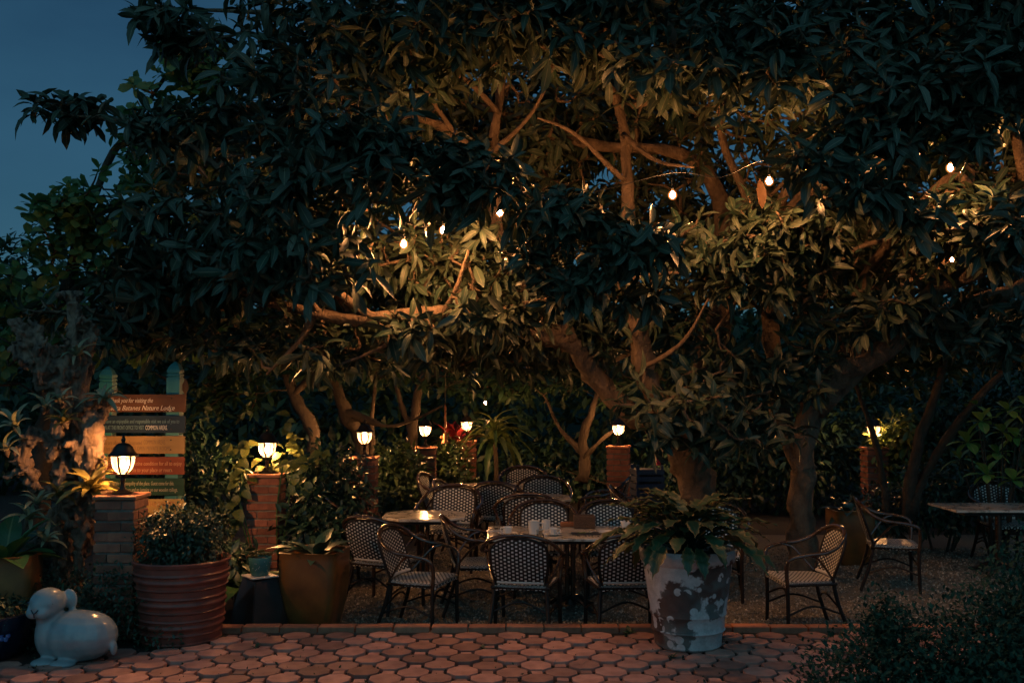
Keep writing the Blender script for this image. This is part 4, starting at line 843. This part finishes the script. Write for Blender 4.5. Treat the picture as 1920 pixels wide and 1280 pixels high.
tag(link('foliage', leaves_mesh('foliage', T_SMALL, *leaf_ball([((0, 0, .80), (.38, .36, .25)), ((-.12, 0, .92), (.25, .25, .18)), ((.15, -.05, .95), (.24, .22, .16)), ((.0, 0, 1.0), (.2, .2, .12))], 7000, .042), 'dark_leaf'), rp_), kind='stuff')
for i in range(9):
    a = random.random() * 6.28; MB().tube(spline([(.1 * math.cos(a), .1 * math.sin(a), .63), (.2 * math.cos(a), .2 * math.sin(a), .8), (.3 * math.cos(a), .3 * math.sin(a), 1.0)], 3), .005, 5).build('stem', 'dark_bark', rp_)
# painted peeling pot with the drooping plant
p = at(1291, 1195, 7.95); bp = potted('potted_plant', 'drooping yellow edged plant in the big pot with flaking white paint', 'potted plant', (p.x, 7.98, .004))
MB().lathe([(.05, 0), (.245, 0), (.262, .015), (.268, .10), (.283, .125), (.292, .135), (.284, .145), (.286, .225), (.297, .245), (.304, .26), (.298, .275), (.318, .42), (.338, .56), (.346, .63), (.345, .645), (.366, .66), (.378, .70), (.378, .745), (.366, .76), (.345, .755), (.335, .70), (.32, .66)], 56, cap=False, shape=lambda a, z: 1 + .006 * math.sin(a * 3 + z * 5)).build('pot', 'peeled', bp)
soil_disc(bp, .33, .69)
it = []; g = random.Random(5)
for i in range(110):
    a = i * 2.39996; e = R(84 - 92 * (i / 110) + g.uniform(-8, 8)); st_ = .10 + .27 * (i / 110) + g.uniform(-.06, .1)
    d0 = Vector((math.cos(a) * math.cos(e), math.sin(a) * math.cos(e), max(.1, math.sin(e)))); b = Vector((0, 0, .74)) + d0 * st_ * 1.15 + Vector((0, 0, .10 * g.random()))
    d = Vector((math.cos(a), math.sin(a), math.sin(e) * 1.1 - .15 + g.uniform(-.25, .2))); it.append((b, d, Vector((-.2 * math.cos(a), -.2 * math.sin(a), 1)), g.uniform(.26, .40)))
plant_leaves(bp, it, T_LOBED, 'drop_leaf', 'dark_leaf', (0, 0, .69))
# golden square planter
def square_pot(root, w0, w1, h, mat, p=5.0, cut=.25, lip=.03):
    def shp(a, z): return 1 / (abs(math.cos(a)) ** p + abs(math.sin(a)) ** p) ** (1 / p)
    rs = []
    for i in range(14):
        t = i / 13; rs.append((w0 + (w1 - w0) * math.sin(min(1, t * 1.25) * math.pi / 2) ** .8, t * h))
    rs += [(w1 + .004, h + .006), (w1 - lip * .5, h + .008), (w1 - lip, h), (w1 - lip - .01, h - .12)]
    MB().lathe([(.02, 0)] + rs, 64, cap=False, shape=shp).build('pot', mat, root, auto=60)
    MB().lathe([(w1 - lip - .006, h - .09), (.01, h - .07)], 64, cap=False, shape=shp).build('soil', 'soil', root)
p = gp(592, 9.05); gpot = potted('potted_plant', 'dark leaved plant in the golden brown square planter', 'potted plant', p); gpot.rotation_euler.z = R(-8)
square_pot(gpot, .175, .262, .72, 'gold_glaze', 9)
plant_leaves(gpot, fan(13, .36, 78, 25, seed=12, z=.64, r=.05), T_BROAD, 'dark_leaf')
# far glazed jar behind the right hand chair
p = gp(1592, 11.7); jar = potted('potted_plant', 'tall brown square pot behind the middle right chair', 'potted plant', p); square_pot(jar, .15, .23, .62, 'gold_glaze', 9)
plant_leaves(jar, fan(12, .3, 70, 0, seed=13, z=.56, r=.04), T_BROAD, 'dark_leaf')
# orange square pot at the left edge
p = at(8, 1100, 8.25); op = potted('potted_plant', 'large leaved plant in the orange square pot at the left edge', 'potted plant', (p.x - .02, 8.28, -.03)); op.rotation_euler.z = R(12)
square_pot(op, .20, .255, .69, 'orange_glaze', 9)
plant_leaves(op, fan(14, .46, 78, 12, seed=15, z=.62, r=.04), leaf_t(.40, 7, .5, .35, .35), 'broad_leaf')
# navy bowl at the left edge
p = at(-30, 1160, 7.72); nb = potted('planter_bowl', 'dark blue glazed bowl of grass cut by the left picture edge', 'planter', (p.x, 7.72, -.03))
MB().lathe([(.05, 0), (.24, 0), (.29, .06), (.345, .16), (.375, .27), (.385, .315), (.39, .345), (.375, .35), (.36, .34), (.35, .29)], 48, cap=False).build('bowl', 'navy_glaze', nb)
for a in (-62, -40, -85): 
    f = MB(); 
    for k in range(5):
        b_ = k * 72; f.ell((.0 + .026 * math.cos(R(b_)), 0, .026 * math.sin(R(b_))), (.018, .004, .018), seg=8, rings=5)
    f.build('painted_flower', 'blue_glaze', nb, loc=(.362 * math.cos(R(a)), .362 * math.sin(R(a)), .215), rot=(R(-12), 0, R(a + 90)))
soil_disc(nb, .35, .31)
tag(link('foliage', leaves_mesh('foliage', T_SMALL, *leaf_ball([((0, 0, .34), (.33, .33, .06))], 1500, .05), 'dark_leaf'), nb), kind='stuff')
# faceted pedestal, tile, teal pot
p = gp(490, 8.86); ped = empty('pedestal', p, 0, 'faceted dark glazed pedestal under the teal pot', 'pedestal')
bm = bmesh.new()
H = .52
pts = [(0, -.17, H - .02), (-.155, 0, H), (0, .17, H), (.155, 0, H)] + [(0.01, -.20, .20), (-.16, -.155, .0), (.16, -.155, .0), (0, -.26, .02)] + [(-.22, -.05, .26), (.22, -.05, .26), (-.29, -.02, 0), (.29, -.02, 0), (-.2, .2, 0), (.2, .2, 0), (0, .2, .3)]
for q in pts: bm.verts.new(q)
bmesh.ops.convex_hull(bm, input=bm.verts[:]); bmesh.ops.delete(bm, geom=[v for v in bm.verts if not v.link_faces], context='VERTS')
bmesh.ops.bevel(bm, geom=bm.edges[:], offset=.006, segments=2, affect='EDGES')
me = bpy.data.meshes.new('body'); bm.to_mesh(me); me.materials.append(MT['black_glaze']); link('body', me, ped)
MB().box((0, 0, 0), (.20, .20, .012), Matrix.Rotation(R(45), 3, 'Z'), bev=.002)
tl = MB().box((0, 0, .006), (.245, .245, .012), Matrix.Rotation(R(38), 3, 'Z'), bev=.002).build('ceramic_tile', 'white_tile', None, True, 30, loc=p + Vector((0, -.01, H + .004))); tag(tl, 'square pale tile lying under the teal pot', 'tile')
tp = potted('potted_succulent', 'small succulents in the teal pot with pale flecks', 'potted plant', p + Vector((0, -.01, H + .018)))
MB().lathe([(.02, 0), (.072, 0), (.078, .01), (.095, .10), (.102, .155), (.100, .16), (.092, .155), (.088, .13)], 28, cap=False).build('pot', 'teal_pot', tp); soil_disc(tp, .088, .135)
for i in range(26):
    a = random.random() * 6.28; z = random.uniform(.03, .14); r = .078 + .024 * (z / .155) + .0035
    MB().ell((r * math.cos(a), r * math.sin(a), z), (.0025, .0025, .006), seg=6, rings=4).build('fleck', 'white_tile', tp)
for i in range(22):
    a = random.random() * 6.28; q = random.random() ** .5 * .1; c = Vector((q * math.cos(a), q * math.sin(a), .15 + .05 * random.random()))
    s_ = MB()
    for k in range(7):
        b_ = k * 2.4; e = .5 + .12 * k; s_.ell(c + Vector((math.cos(b_) * .011, math.sin(b_) * .011, .004 + .002 * k)), (.012, .006, .005), Matrix.Rotation(b_, 3, 'Z') @ Matrix.Rotation(-e, 3, 'Y'), 8, 5)
    s_.build('succulent', 'brom_gold', tp)

# ------------------------------------------------------------------ chairs
def make_chair():
    root = empty('rattan_armchair'); S = 6
    half = [(.255, .215, .40), (.268, .225, .54), (.285, .20, .632), (.302, .08, .668), (.308, -.07, .688), (.292, -.18, .73), (.23, -.262, .805), (.12, -.305, .85), (0, -.315, .862)]
    path = spline(half + [(-x, y, z) for x, y, z in half[-2::-1]], S)
    af = MB().tube(path, .0165, 9).build('arm_frame', 'rattan', root)
    inner = spline([(-.19, -.175, .44), (-.215, -.235, .62), (-.20, -.285, .765), (-.10, -.305, .822), (0, -.31, .832), (.10, -.305, .822), (.20, -.285, .765), (.215, -.235, .62), (.19, -.175, .44)], 5)
    MB().tube(inner, .012, 7).build('back_frame', 'rattan_dark', root)
    for s in (-1, 1):
        MB().tube(spline([(s * .255, .215, .42), (s * .255, .213, .2), (s * .258, .218, 0)], 3), lerp_list([.0165, .016, .015], 7), 8).build('leg', 'rattan_dark', root)
        MB().tube(spline([(s * .195, -.175, .46), (s * .21, -.215, .25), (s * .235, -.30, 0)], 4), lerp_list([.017, .016, .015], 9), 8).build('leg', 'rattan_dark', root)
        MB().tube(spline([(s * .20, -.175, .45), (s * .25, -.10, .55), (s * .285, -.02, .64), (s * .302, .06, .668)], 4), .010, 6).build('arm_brace', 'rattan', root)
        MB().tube(spline([(s * .256, .212, .17), (s * .235, 0, .24), (s * .215, -.235, .17)], 5), .009, 6).build('stretcher', 'rattan_dark', root)
    MB().tube(spline([(-.255, .212, .25), (0, .16, .34), (.255, .212, .25)], 5), .009, 6).build('stretcher', 'rattan_dark', root)
    MB().tube(spline([(-.21, -.22, .22), (0, -.19, .30), (.21, -.22, .22)], 5), .009, 6).build('stretcher', 'rattan_dark', root)
    # woven seat: rounded box shell with UVs in metres
    nx, ny = 12, 12; vs, uv = [], []
    outl = lambda v: .205 + .045 * v
    for j in range(ny + 1):
        v = j / ny; y_ = -.20 + .43 * v; hw = outl(v) * (1 - .06 * (abs(v - .5) * 2) ** 6)
        for i in range(nx + 1):
            u = -1 + 2 * i / nx; vs.append((u * hw, y_, .452 - .014 * (1 - u * u) * math.sin(math.pi * v) - .010 * abs(u) ** 6 - .012 * (abs(v - .5) * 2) ** 8)); uv.append((u * hw, y_))
    fs = [(j * (nx + 1) + i, j * (nx + 1) + i + 1, (j + 1) * (nx + 1) + i + 1, (j + 1) * (nx + 1) + i) for j in range(ny) for i in range(nx)]
    rim = [i for i in range(nx + 1)] + [j * (nx + 1) + nx for j in range(1, ny + 1)] + [ny * (nx + 1) + i for i in range(nx - 1, -1, -1)] + [j * (nx + 1) for j in range(ny - 1, 0, -1)]
    b0 = len(vs); acc = 0; cx = Vector((0, .01, 0))
    for q in (0, 1):
        prev = None; acc = 0
        for r_ in rim:
            P_ = Vector(vs[r_]); acc += (P_ - prev).length if prev is not None else 0; prev = P_
            o_ = (P_ - cx).normalized() * (.008 if q == 0 else -.004); vs.append((P_.x + o_.x, P_.y + o_.y, P_.z - (.018 if q == 0 else .042))); uv.append((acc, -.5 - .02 * q - .004))
    n_ = len(rim)
    for k in range(n_):
        k2 = (k + 1) % n_; fs.append((rim[k2], rim[k], b0 + k, b0 + k2)); fs.append((b0 + k2, b0 + k, b0 + n_ + k, b0 + n_ + k2))
    link('seat', raw_mesh('seat', np.array(vs), np.array(fs), 'weave_seat', np.array(uv)), root)
    MB().tube([Vector((-.215, -.195, .415)), Vector((.215, -.195, .415)), Vector((.252, .215, .415)), Vector((-.252, .215, .415)), Vector((-.215, -.195, .415))], .013, 6).build('seat_frame', 'rattan_dark', root)
    # woven back panel, curved, both faces
    nu, nv = 14, 12; vs, uv, fs = [], [], []
    for side in (0, 1):
        for j in range(nv + 1):
            v = j / nv; hw = .178 + .036 * math.sin(min(1, v * 1.15) * math.pi / 2)
            for i in range(nu + 1):
                u = -1 + 2 * i / nu; top = .832 - .062 * abs(u) ** 2.4; z = .452 + (top - .452) * v; t = (z - .44) / .39
                y_ = -.178 - .125 * t ** .85 - .022 * (1 - u * u) * math.sin(math.pi * min(1, .3 + v * .6)) + (.006 if side else -.006)
                vs.append((u * hw, y_, z)); uv.append((u * hw, z))
        b0 = side * (nu + 1) * (nv + 1)
        for j in range(nv):
            for i in range(nu):
                q = (b0 + j * (nu + 1) + i, b0 + j * (nu + 1) + i + 1, b0 + (j + 1) * (nu + 1) + i + 1, b0 + (j + 1) * (nu + 1) + i); fs.append(q if not side else q[::-1])
    bkr = link('backrest', raw_mesh('backrest', np.array(vs), np.array(fs), 'weave_back', np.array(uv)), root)
    band = [(-.176 + .352 * i / 8, -.186 - .02 * (1 - (i / 4 - 1) ** 2), .462) for i in range(9)]
    MB().tube(band, .014, 8).build('back_roll', 'white_tile', bkr)
    return root
ch0 = make_chair()
CH = [(982, 8.97, -9, 'chair with its back to the paving in front of the laid table, fully visible'), (1166, 8.97, 4, 'chair with its back to the paving half hidden by the big painted pot'),
      (790, 9.12, -108, 'chair turned sideways by the paving edge in front of the empty octagonal table'), (722, 9.85, -28, 'chair behind the golden planter with its back to the camera'),
      (842, 11.35, 172, 'chair facing the camera across the octagonal table'), (893, 9.75, -84, 'chair at the end of the laid table, turned towards its cups'),
      (1020, 10.32, 178, 'chair facing the camera behind the cups of the laid table'), (1150, 10.32, 183, 'chair facing the camera behind the basket of the laid table'),
      (1335, 10.2, 165, 'chair seen through the leaves of the drooping plant'), (1502, 9.15, 93, 'chair in profile facing the drooping plant beside the paving'),
      (1668, 10.55, -104, 'chair standing alone below the slender stems, turned to the right'), (1885, 11.75, 180, 'chair facing the camera behind the far right table'),
      (986, 11.1, 2, 'dark chair with its back to the camera behind the laid table'), (944, 12.3, -18, 'chair with its back turned between the two farthest tables'),
      (1018, 12.55, 178, 'chair facing the camera behind the small back table'), (982, 14.2, 180, 'farthest chair, facing the camera under the dark trees'),
      (836, 13.2, -104, 'chair at the foot of the reddish column, turned to the right'), (868, 12.2, -100, 'chair tucked behind the octagonal table, turned to the right'),
      (1200, 11.5, -96, 'chair in front of the lone narrow column, turned to the right'), (1128, 12.6, 78, 'unlit chair turned left right of the small back table'), (606, 10.75, -128, 'chair half buried in leaves behind the golden planter')]
for i, (px, Y, rz, lab) in enumerate(CH):
    o = ch0 if i == 0 else copy_tree(ch0); o.location = gp(px, Y); o.rotation_euler.z = R(rz); o.scale = (1.16, 1.10, 1.06); tag(o, lab, 'chair', 'black and white woven rattan armchairs')

# ------------------------------------------------------------------ tables
def table(name, c, w, d, label, cut=0, rz=0, kind='two'):
    root = empty(name, c, rz, label, 'table', 'marble topped tables'); zt = .74; x, y = w / 2, d / 2
    if cut: poly = [(-x + cut, -y), (x - cut, -y), (x, -y + cut), (x, y - cut), (x - cut, y), (-x + cut, y), (-x, y - cut), (-x, -y + cut)]
    else: poly = [(-x, -y), (x, -y), (x, y), (-x, y)]
    k = len(poly); vs = []
    for z, s in ((zt - .025, .995), (zt - .022, 1), (zt - .004, 1), (zt, .995)): vs += [(a * s, b * s, z) for a, b in poly]
    fs = [tuple(range(k - 1, -1, -1)), tuple(3 * k + i for i in range(k))]
    for a in range(3): fs += [(a * k + i, a * k + (i + 1) % k, (a + 1) * k + (i + 1) % k, (a + 1) * k + i) for i in range(k)]
    MB().add(vs, fs).build('table_top', 'marble', root, False)
    MB().box((0, 0, zt - .045), (w * .8, d * .8, .036)).build('apron', 'rattan_dark', root, False)
    for s in ((-1, 1) if kind == 'two' else (0,)):
        xx = s * .028
        MB().tube([(xx, 0, .05), (xx, 0, zt - .06)], .022 if kind == 'two' else .035, 10).build('post', 'rattan', root)
    MB().lathe([(.07, .06), (.05, .085), (.03, .12)], 14).build('collar', 'iron', root)
    for q in range(4):
        a = q * math.pi / 2 + math.pi / 4; ca, sa = math.cos(a), math.sin(a)
        MB().tube(spline([(.02 * ca, .02 * sa, .12), (.14 * ca, .14 * sa, .10), (.25 * ca, .25 * sa, .035), (.33 * ca, .33 * sa, .022)], 4), lerp_list([.026, .02, .018], 13), 7).build('foot', 'iron', root)
    return root
T2 = table('cafe_table', Vector((.56, 9.72, gz(9.72) + .015)), 1.60, .88, 'marble table laid with white cups in the middle of the yard')
T2.rotation_euler.z = R(0)
table('cafe_table', gp(797, 10.62), .86, .80, 'empty octagonal marble table reflecting a lamp', .20)
table('cafe_table', gp(1003, 11.95), .84, .74, 'small empty table behind the laid one', .16)
table('cafe_table', gp(945, 13.4), 1.1, .74, 'farthest empty table near the far column', .12)
table('cafe_table', Vector((5.38, 11.1, gz(11.1))), 1.25, .74, 'bare table cut by the right picture edge', 0, 0, 'one')

# ------------------------------------------------------------------ on the laid table
tz = T2.location.z + .7405
def on_t(px, py): 
    d = FWD + Vector((1, 0, 0)) * ((px - 960) / FPX) + UPV * ((640 - py) / FPX); k = (tz - CAM_H) / d.z; return Vector((0, 0, CAM_H)) + d * k
def lat(name, prof, mat, parent=None, loc=None, segs=24): return MB().lathe(prof, segs, cap=False).build(name, mat, parent, loc=loc)
def cup(loc, rz, label, r=.045, h=.062, dz=0):
    root = empty('coffee_cup', loc + Vector((0, 0, dz)), R(rz), label, 'cup', 'white cups on the laid table')
    MB().lathe([(.004, .004), (r * .5, .004), (r * .56, 0), (r * .62, .004), (r * .86, h * .45), (r, h), (r * .96, h), (r * .82, h * .46), (r * .55, .010), (.002, .009)], 24, cap=False).build('body', 'china', root)
    MB().tube(spline([(r * .9, 0, h * .82), (r * 1.35, 0, h * .85), (r * 1.5, 0, h * .55), (r * 1.15, 0, h * .25), (r * .75, 0, h * .28)], 4), .005, 7).build('handle', 'china', root)
def saucer(loc, r, label):
    o = lat('saucer', [(.005, .003), (r * .5, .003), (r * .52, 0), (r * .6, .002), (r * .85, .012), (r, .019), (r * .99, .0215), (r * .84, .016), (r * .6, .007), (.004, .006)], 'china', None, loc, 32); tag(o, label, 'saucer', 'white saucers and plates on the laid table')
s1 = on_t(952, 1002); saucer(s1, .095, 'saucer under the cup nearest the left end of the laid table'); cup(s1, 175, 'cup nearest the left end of the laid table', .047, .068, .0075)
m1 = on_t(1001, 1000); root = empty('milk_jug', m1, 0, 'tall white jug among the cups on the laid table', 'jug')
MB().lathe([(.004, .002), (.040, .002), (.044, .0), (.052, .05), (.056, .118), (.058, .122), (.054, .12), (.048, .05), (.04, .008), (.002, .007)], 26, cap=False).build('body', 'china', root)
MB().tube(spline([(.05, 0, .10), (.085, 0, .10), (.088, 0, .05), (.05, 0, .03)], 4), .006, 7).build('handle', 'china', root)
m2 = on_t(1024, 992); root = empty('mug', m2, R(100), 'white mug standing behind the drinking glass', 'mug')
MB().lathe([(.004, .002), (.036, .002), (.040, 0), (.043, .05), (.044, .095), (.041, .095), (.039, .05), (.036, .008), (.002, .007)], 24, cap=False).build('body', 'china', root)
MB().tube(spline([(.04, 0, .075), (.068, 0, .075), (.07, 0, .035), (.04, 0, .025)], 4), .005, 7).build('handle', 'china', root)
s2 = on_t(1037, 1003); saucer(s2, .082, 'saucer in front of the white mug'); cup(s2, 5, 'cup with its handle to the right beside the white mug', .045, .062, .0075)
def glass(loc, label, r=.034, h=.09):
    o = lat('drinking_glass', [(.002, .0), (r * .85, 0), (r, h), (r * .94, h), (r * .79, .008), (.002, .008)], 'glass', None, loc, 24); tag(o, label, 'glass', 'drinking glasses on the laid table')
glass(on_t(1012, 1008), 'drinking glass standing before the white jug', .032, .075); glass(on_t(931, 992), 'drinking glass at the left end of the laid table'); glass(on_t(1182, 1004), 'drinking glass beside the drooping leaves', .03, .08)
sp_ = on_t(918, 995); tag(MB().box((0, 0, .003), (.16, .05, .006), bev=.002).build('paper_napkin', 'china', None, loc=sp_ + Vector((.05, 0, .001)), rot=(0, 0, .3)), 'folded napkin beside the glass at the left end', 'napkin')
for k, (px, py) in enumerate(((1008, 1009), (1018, 1008.5))):
    r_ = empty('salt_shaker', on_t(px + 0, py + 1.2), 0, ('salt shaker with metal top in front of the jug', 'second shaker with metal top beside the first')[k], 'shaker'); MB().lathe([(.002, 0), (.013, 0), (.011, .03), (.011, .032)], 12).build('body', 'glass', r_); MB().lathe([(.012, .0325), (.012, .04), (.004, .046)], 12).build('cap', 'silver', r_)
b_ = on_t(1096, 990); bk = empty('wicker_basket', b_ + Vector((0, .05, 0)), 0, 'square brown wicker basket on the laid table', 'basket')
vs = MB(); 
for q, (cx, cy2, w, d) in enumerate(((0, -.075, .205, .012), (0, .075, .205, .012), (-.097, 0, .011, .138), (.097, 0, .011, .138))): vs.box((cx, cy2, .062), (w, d, .122))
vs.box((0, 0, .006), (.18, .138, .008)); vs.build('body', 'wicker', bk, False)
for z in np.linspace(.012, .118, 9): MB().tube([(-.106, -.084, z), (.106, -.084, z)], .0055, 6).build('strand', 'wicker', bk)
o = MB().box((0, 0, .02), (.16, .11, .04), bev=.006).build('wooden_box', 'orange_wood', None, loc=on_t(1067, 988) + Vector((0, .08, .001))); tag(o, 'low orange wooden box left of the wicker basket', 'box')
ty = empty('black_tray', on_t(1098, 1001), R(4), 'flat black tray with scraps in front of the basket', 'tray')
MB().box((0, 0, .006), (.27, .13, .012), bev=.004).build('plate', 'tray', ty)
cm = MB()
for i in range(26): cm.ell((random.uniform(-.07, .05), random.uniform(-.03, .03), .016), (random.uniform(.004, .009),) * 2 + (.005,), seg=6, rings=4)
tag(cm.build('scraps', 'crumb', ty), kind='stuff'); MB().tube([(.02, -.01, .018), (.14, .04, .03)], .005, 6).build('spoon', 'silver', ty)
s3 = on_t(1142, 1000); saucer(s3, .105, 'shallow white plate right of the black tray'); s4 = on_t(1172, 992); saucer(s4, .085, 'saucer behind the drooping leaves'); cup(s4, 40, 'cup behind the drooping leaves', .045, .07, .0075)

# ------------------------------------------------------------------ hanging ornament, far bits, weeds, loose leaves
hp = at(835, 742, 15.2); chime = empty('wind_chime', hp, 0, 'wooden wind chime with a small figure hanging beside the fourth lantern', 'wind chime')
MB().tube([(0, 0, .35), (0, 0, -.14)], .005, 5).build('cord', 'rope', chime); MB().box((0, 0, -.31), (.036, .03, .36), taper=.8, bev=.004).build('clapper_board', 'orange_wood', chime); MB().tube([(0, 0, -.48), (0, 0, -.58)], .004, 5).build('cord', 'rope', chime)
f = MB(); f.lathe([(.01, -.72), (.045, -.71), (.03, -.66), (.038, -.62), (.03, -.58), (.012, -.565)], 12); f.tube(spline([(.03, 0, -.62), (.06, 0, -.64), (.058, 0, -.60)], 3), .010, 6); f.tube(spline([(-.03, 0, -.62), (-.06, 0, -.64), (-.058, 0, -.60)], 3), .010, 6); f.tube([(.03, 0, -.68), (.05, 0, -.72)], .014, 6); f.tube([(-.03, 0, -.68), (-.05, 0, -.72)], .014, 6); f.build('figure', 'orange_wood', chime)
bx = gp(1213, 14.5); crate = empty('blue_crate', bx, R(10), 'dark blue slatted crate under the pink cloth behind the lone column', 'crate')
for k in range(5):
    MB().box((0, 0, .44 + k * .10), (.42, .34, .075), bev=.006).build('slat', 'blue_plastic', crate, True, 30)
for sx in (-1, 1):
    for sy in (-1, 1): MB().box((sx * .18, sy * .14, .47), (.04, .04, .94)).build('post', 'blue_plastic', crate, False)
cl = MB(); nn = 8
for i in range(nn + 1):
    for j in range(7): cl.v.append((.05 * (j / 6 - .5) + .012 * math.sin(j * 2 + i), .012 * math.cos(j * 2.2 + i * .4), -.26 * i / nn))
cl.f = [(i * 7 + j, i * 7 + j + 1, i * 7 + 8 + j, i * 7 + 7 + j) for i in range(nn) for j in range(6)]
tag(cl.build('hanging_cloth', 'pink_cloth', None, loc=bx + Vector((.14, -.16, 1.20))), 'narrow pink cloth dangling over the blue crate', 'cloth')
for k, (px, Y, n_, L, lab) in enumerate(((1180, 8.36, 10, .10, 'leafy weed at the kerb just left of the painted pot'), (1345, 8.12, 14, .13, 'grassy weed in the paving right of the painted pot'), (1260, 7.62, 8, .07, 'small weed in the joints before the painted pot'), (1385, 8.3, 8, .07, 'tiny weed at the kerb right of the grassy weed'), (905, 7.9, 6, .06, 'sprout in the paving in front of the laid table'), (640, 7.75, 6, .06, 'sprout in the paving in front of the sideways chair'), (480, 7.9, 7, .07, 'sprout in the paving near the ribbed pot'), (1090, 7.4, 6, .06, 'sprout near the bottom middle of the paving'))):
    p = at(px, 1200, Y); r_ = empty('weed', (p.x, Y, -.02), 0, lab, 'weed', 'weeds in the paving joints'); plant_leaves(r_, fan(n_, L, 70, 10, seed=60 + k, z=.005), leaf_t(.22 if k % 2 else .4, 3, .5, .3, .4), 'dark_leaf')
tw = []
P = []; 
for i in range(2600):
    x = random.uniform(-4.2, 4.2); r0 = random.choice(range(0, 15)); yy = 8.40 - .125 - (r0 + random.choice((.35, .5, .65))) * PITCH_P / 2 ** .5
    if noise.noise(Vector((x * 1.3, yy * 1.3, 4))) > -.05: P.append((x, yy, -.016))
P = np.array(P); n = len(P); d = rnd_dirs(n); d[:, 2] = np.abs(d[:, 2]) + .3
tag(link('joint_moss', leaves_mesh('joint_moss', T_SMALL, P, frames(nrm(d), rnd_dirs(n)), .018 + .025 * rng.random(n), rng.random(n), 'dark_leaf')), 'sparse moss and seedlings in the joints of the paving', 'moss', kind='stuff')
for k, (px, py, Y, L, rz, lab) in enumerate(((1252, 40, 8.6, .26, .3, 'single yellow brown dying leaf high above the middle'), (1424, 335, 9.4, .30, .1, 'brown leaf hanging beside a bulb'), (348, 710, 9.2, .16, 0, 'brown leaf beside the right post of the sign'))):
    o = link('dead_leaf', one_leaf('dead_leaf', T_MID if k == 2 else leaf_t(.34, 5, .5, .2, .1), 'yellow_leaf', .4)); o.location = at(px, py, Y); r3 = frames(np.array([[math.sin(rz), -.1, -1]]), np.array([[.2, -1, .1]]))[0]; o.matrix_basis = mat_from(r3, at(px, py, Y), L); tag(o, lab, 'leaf')
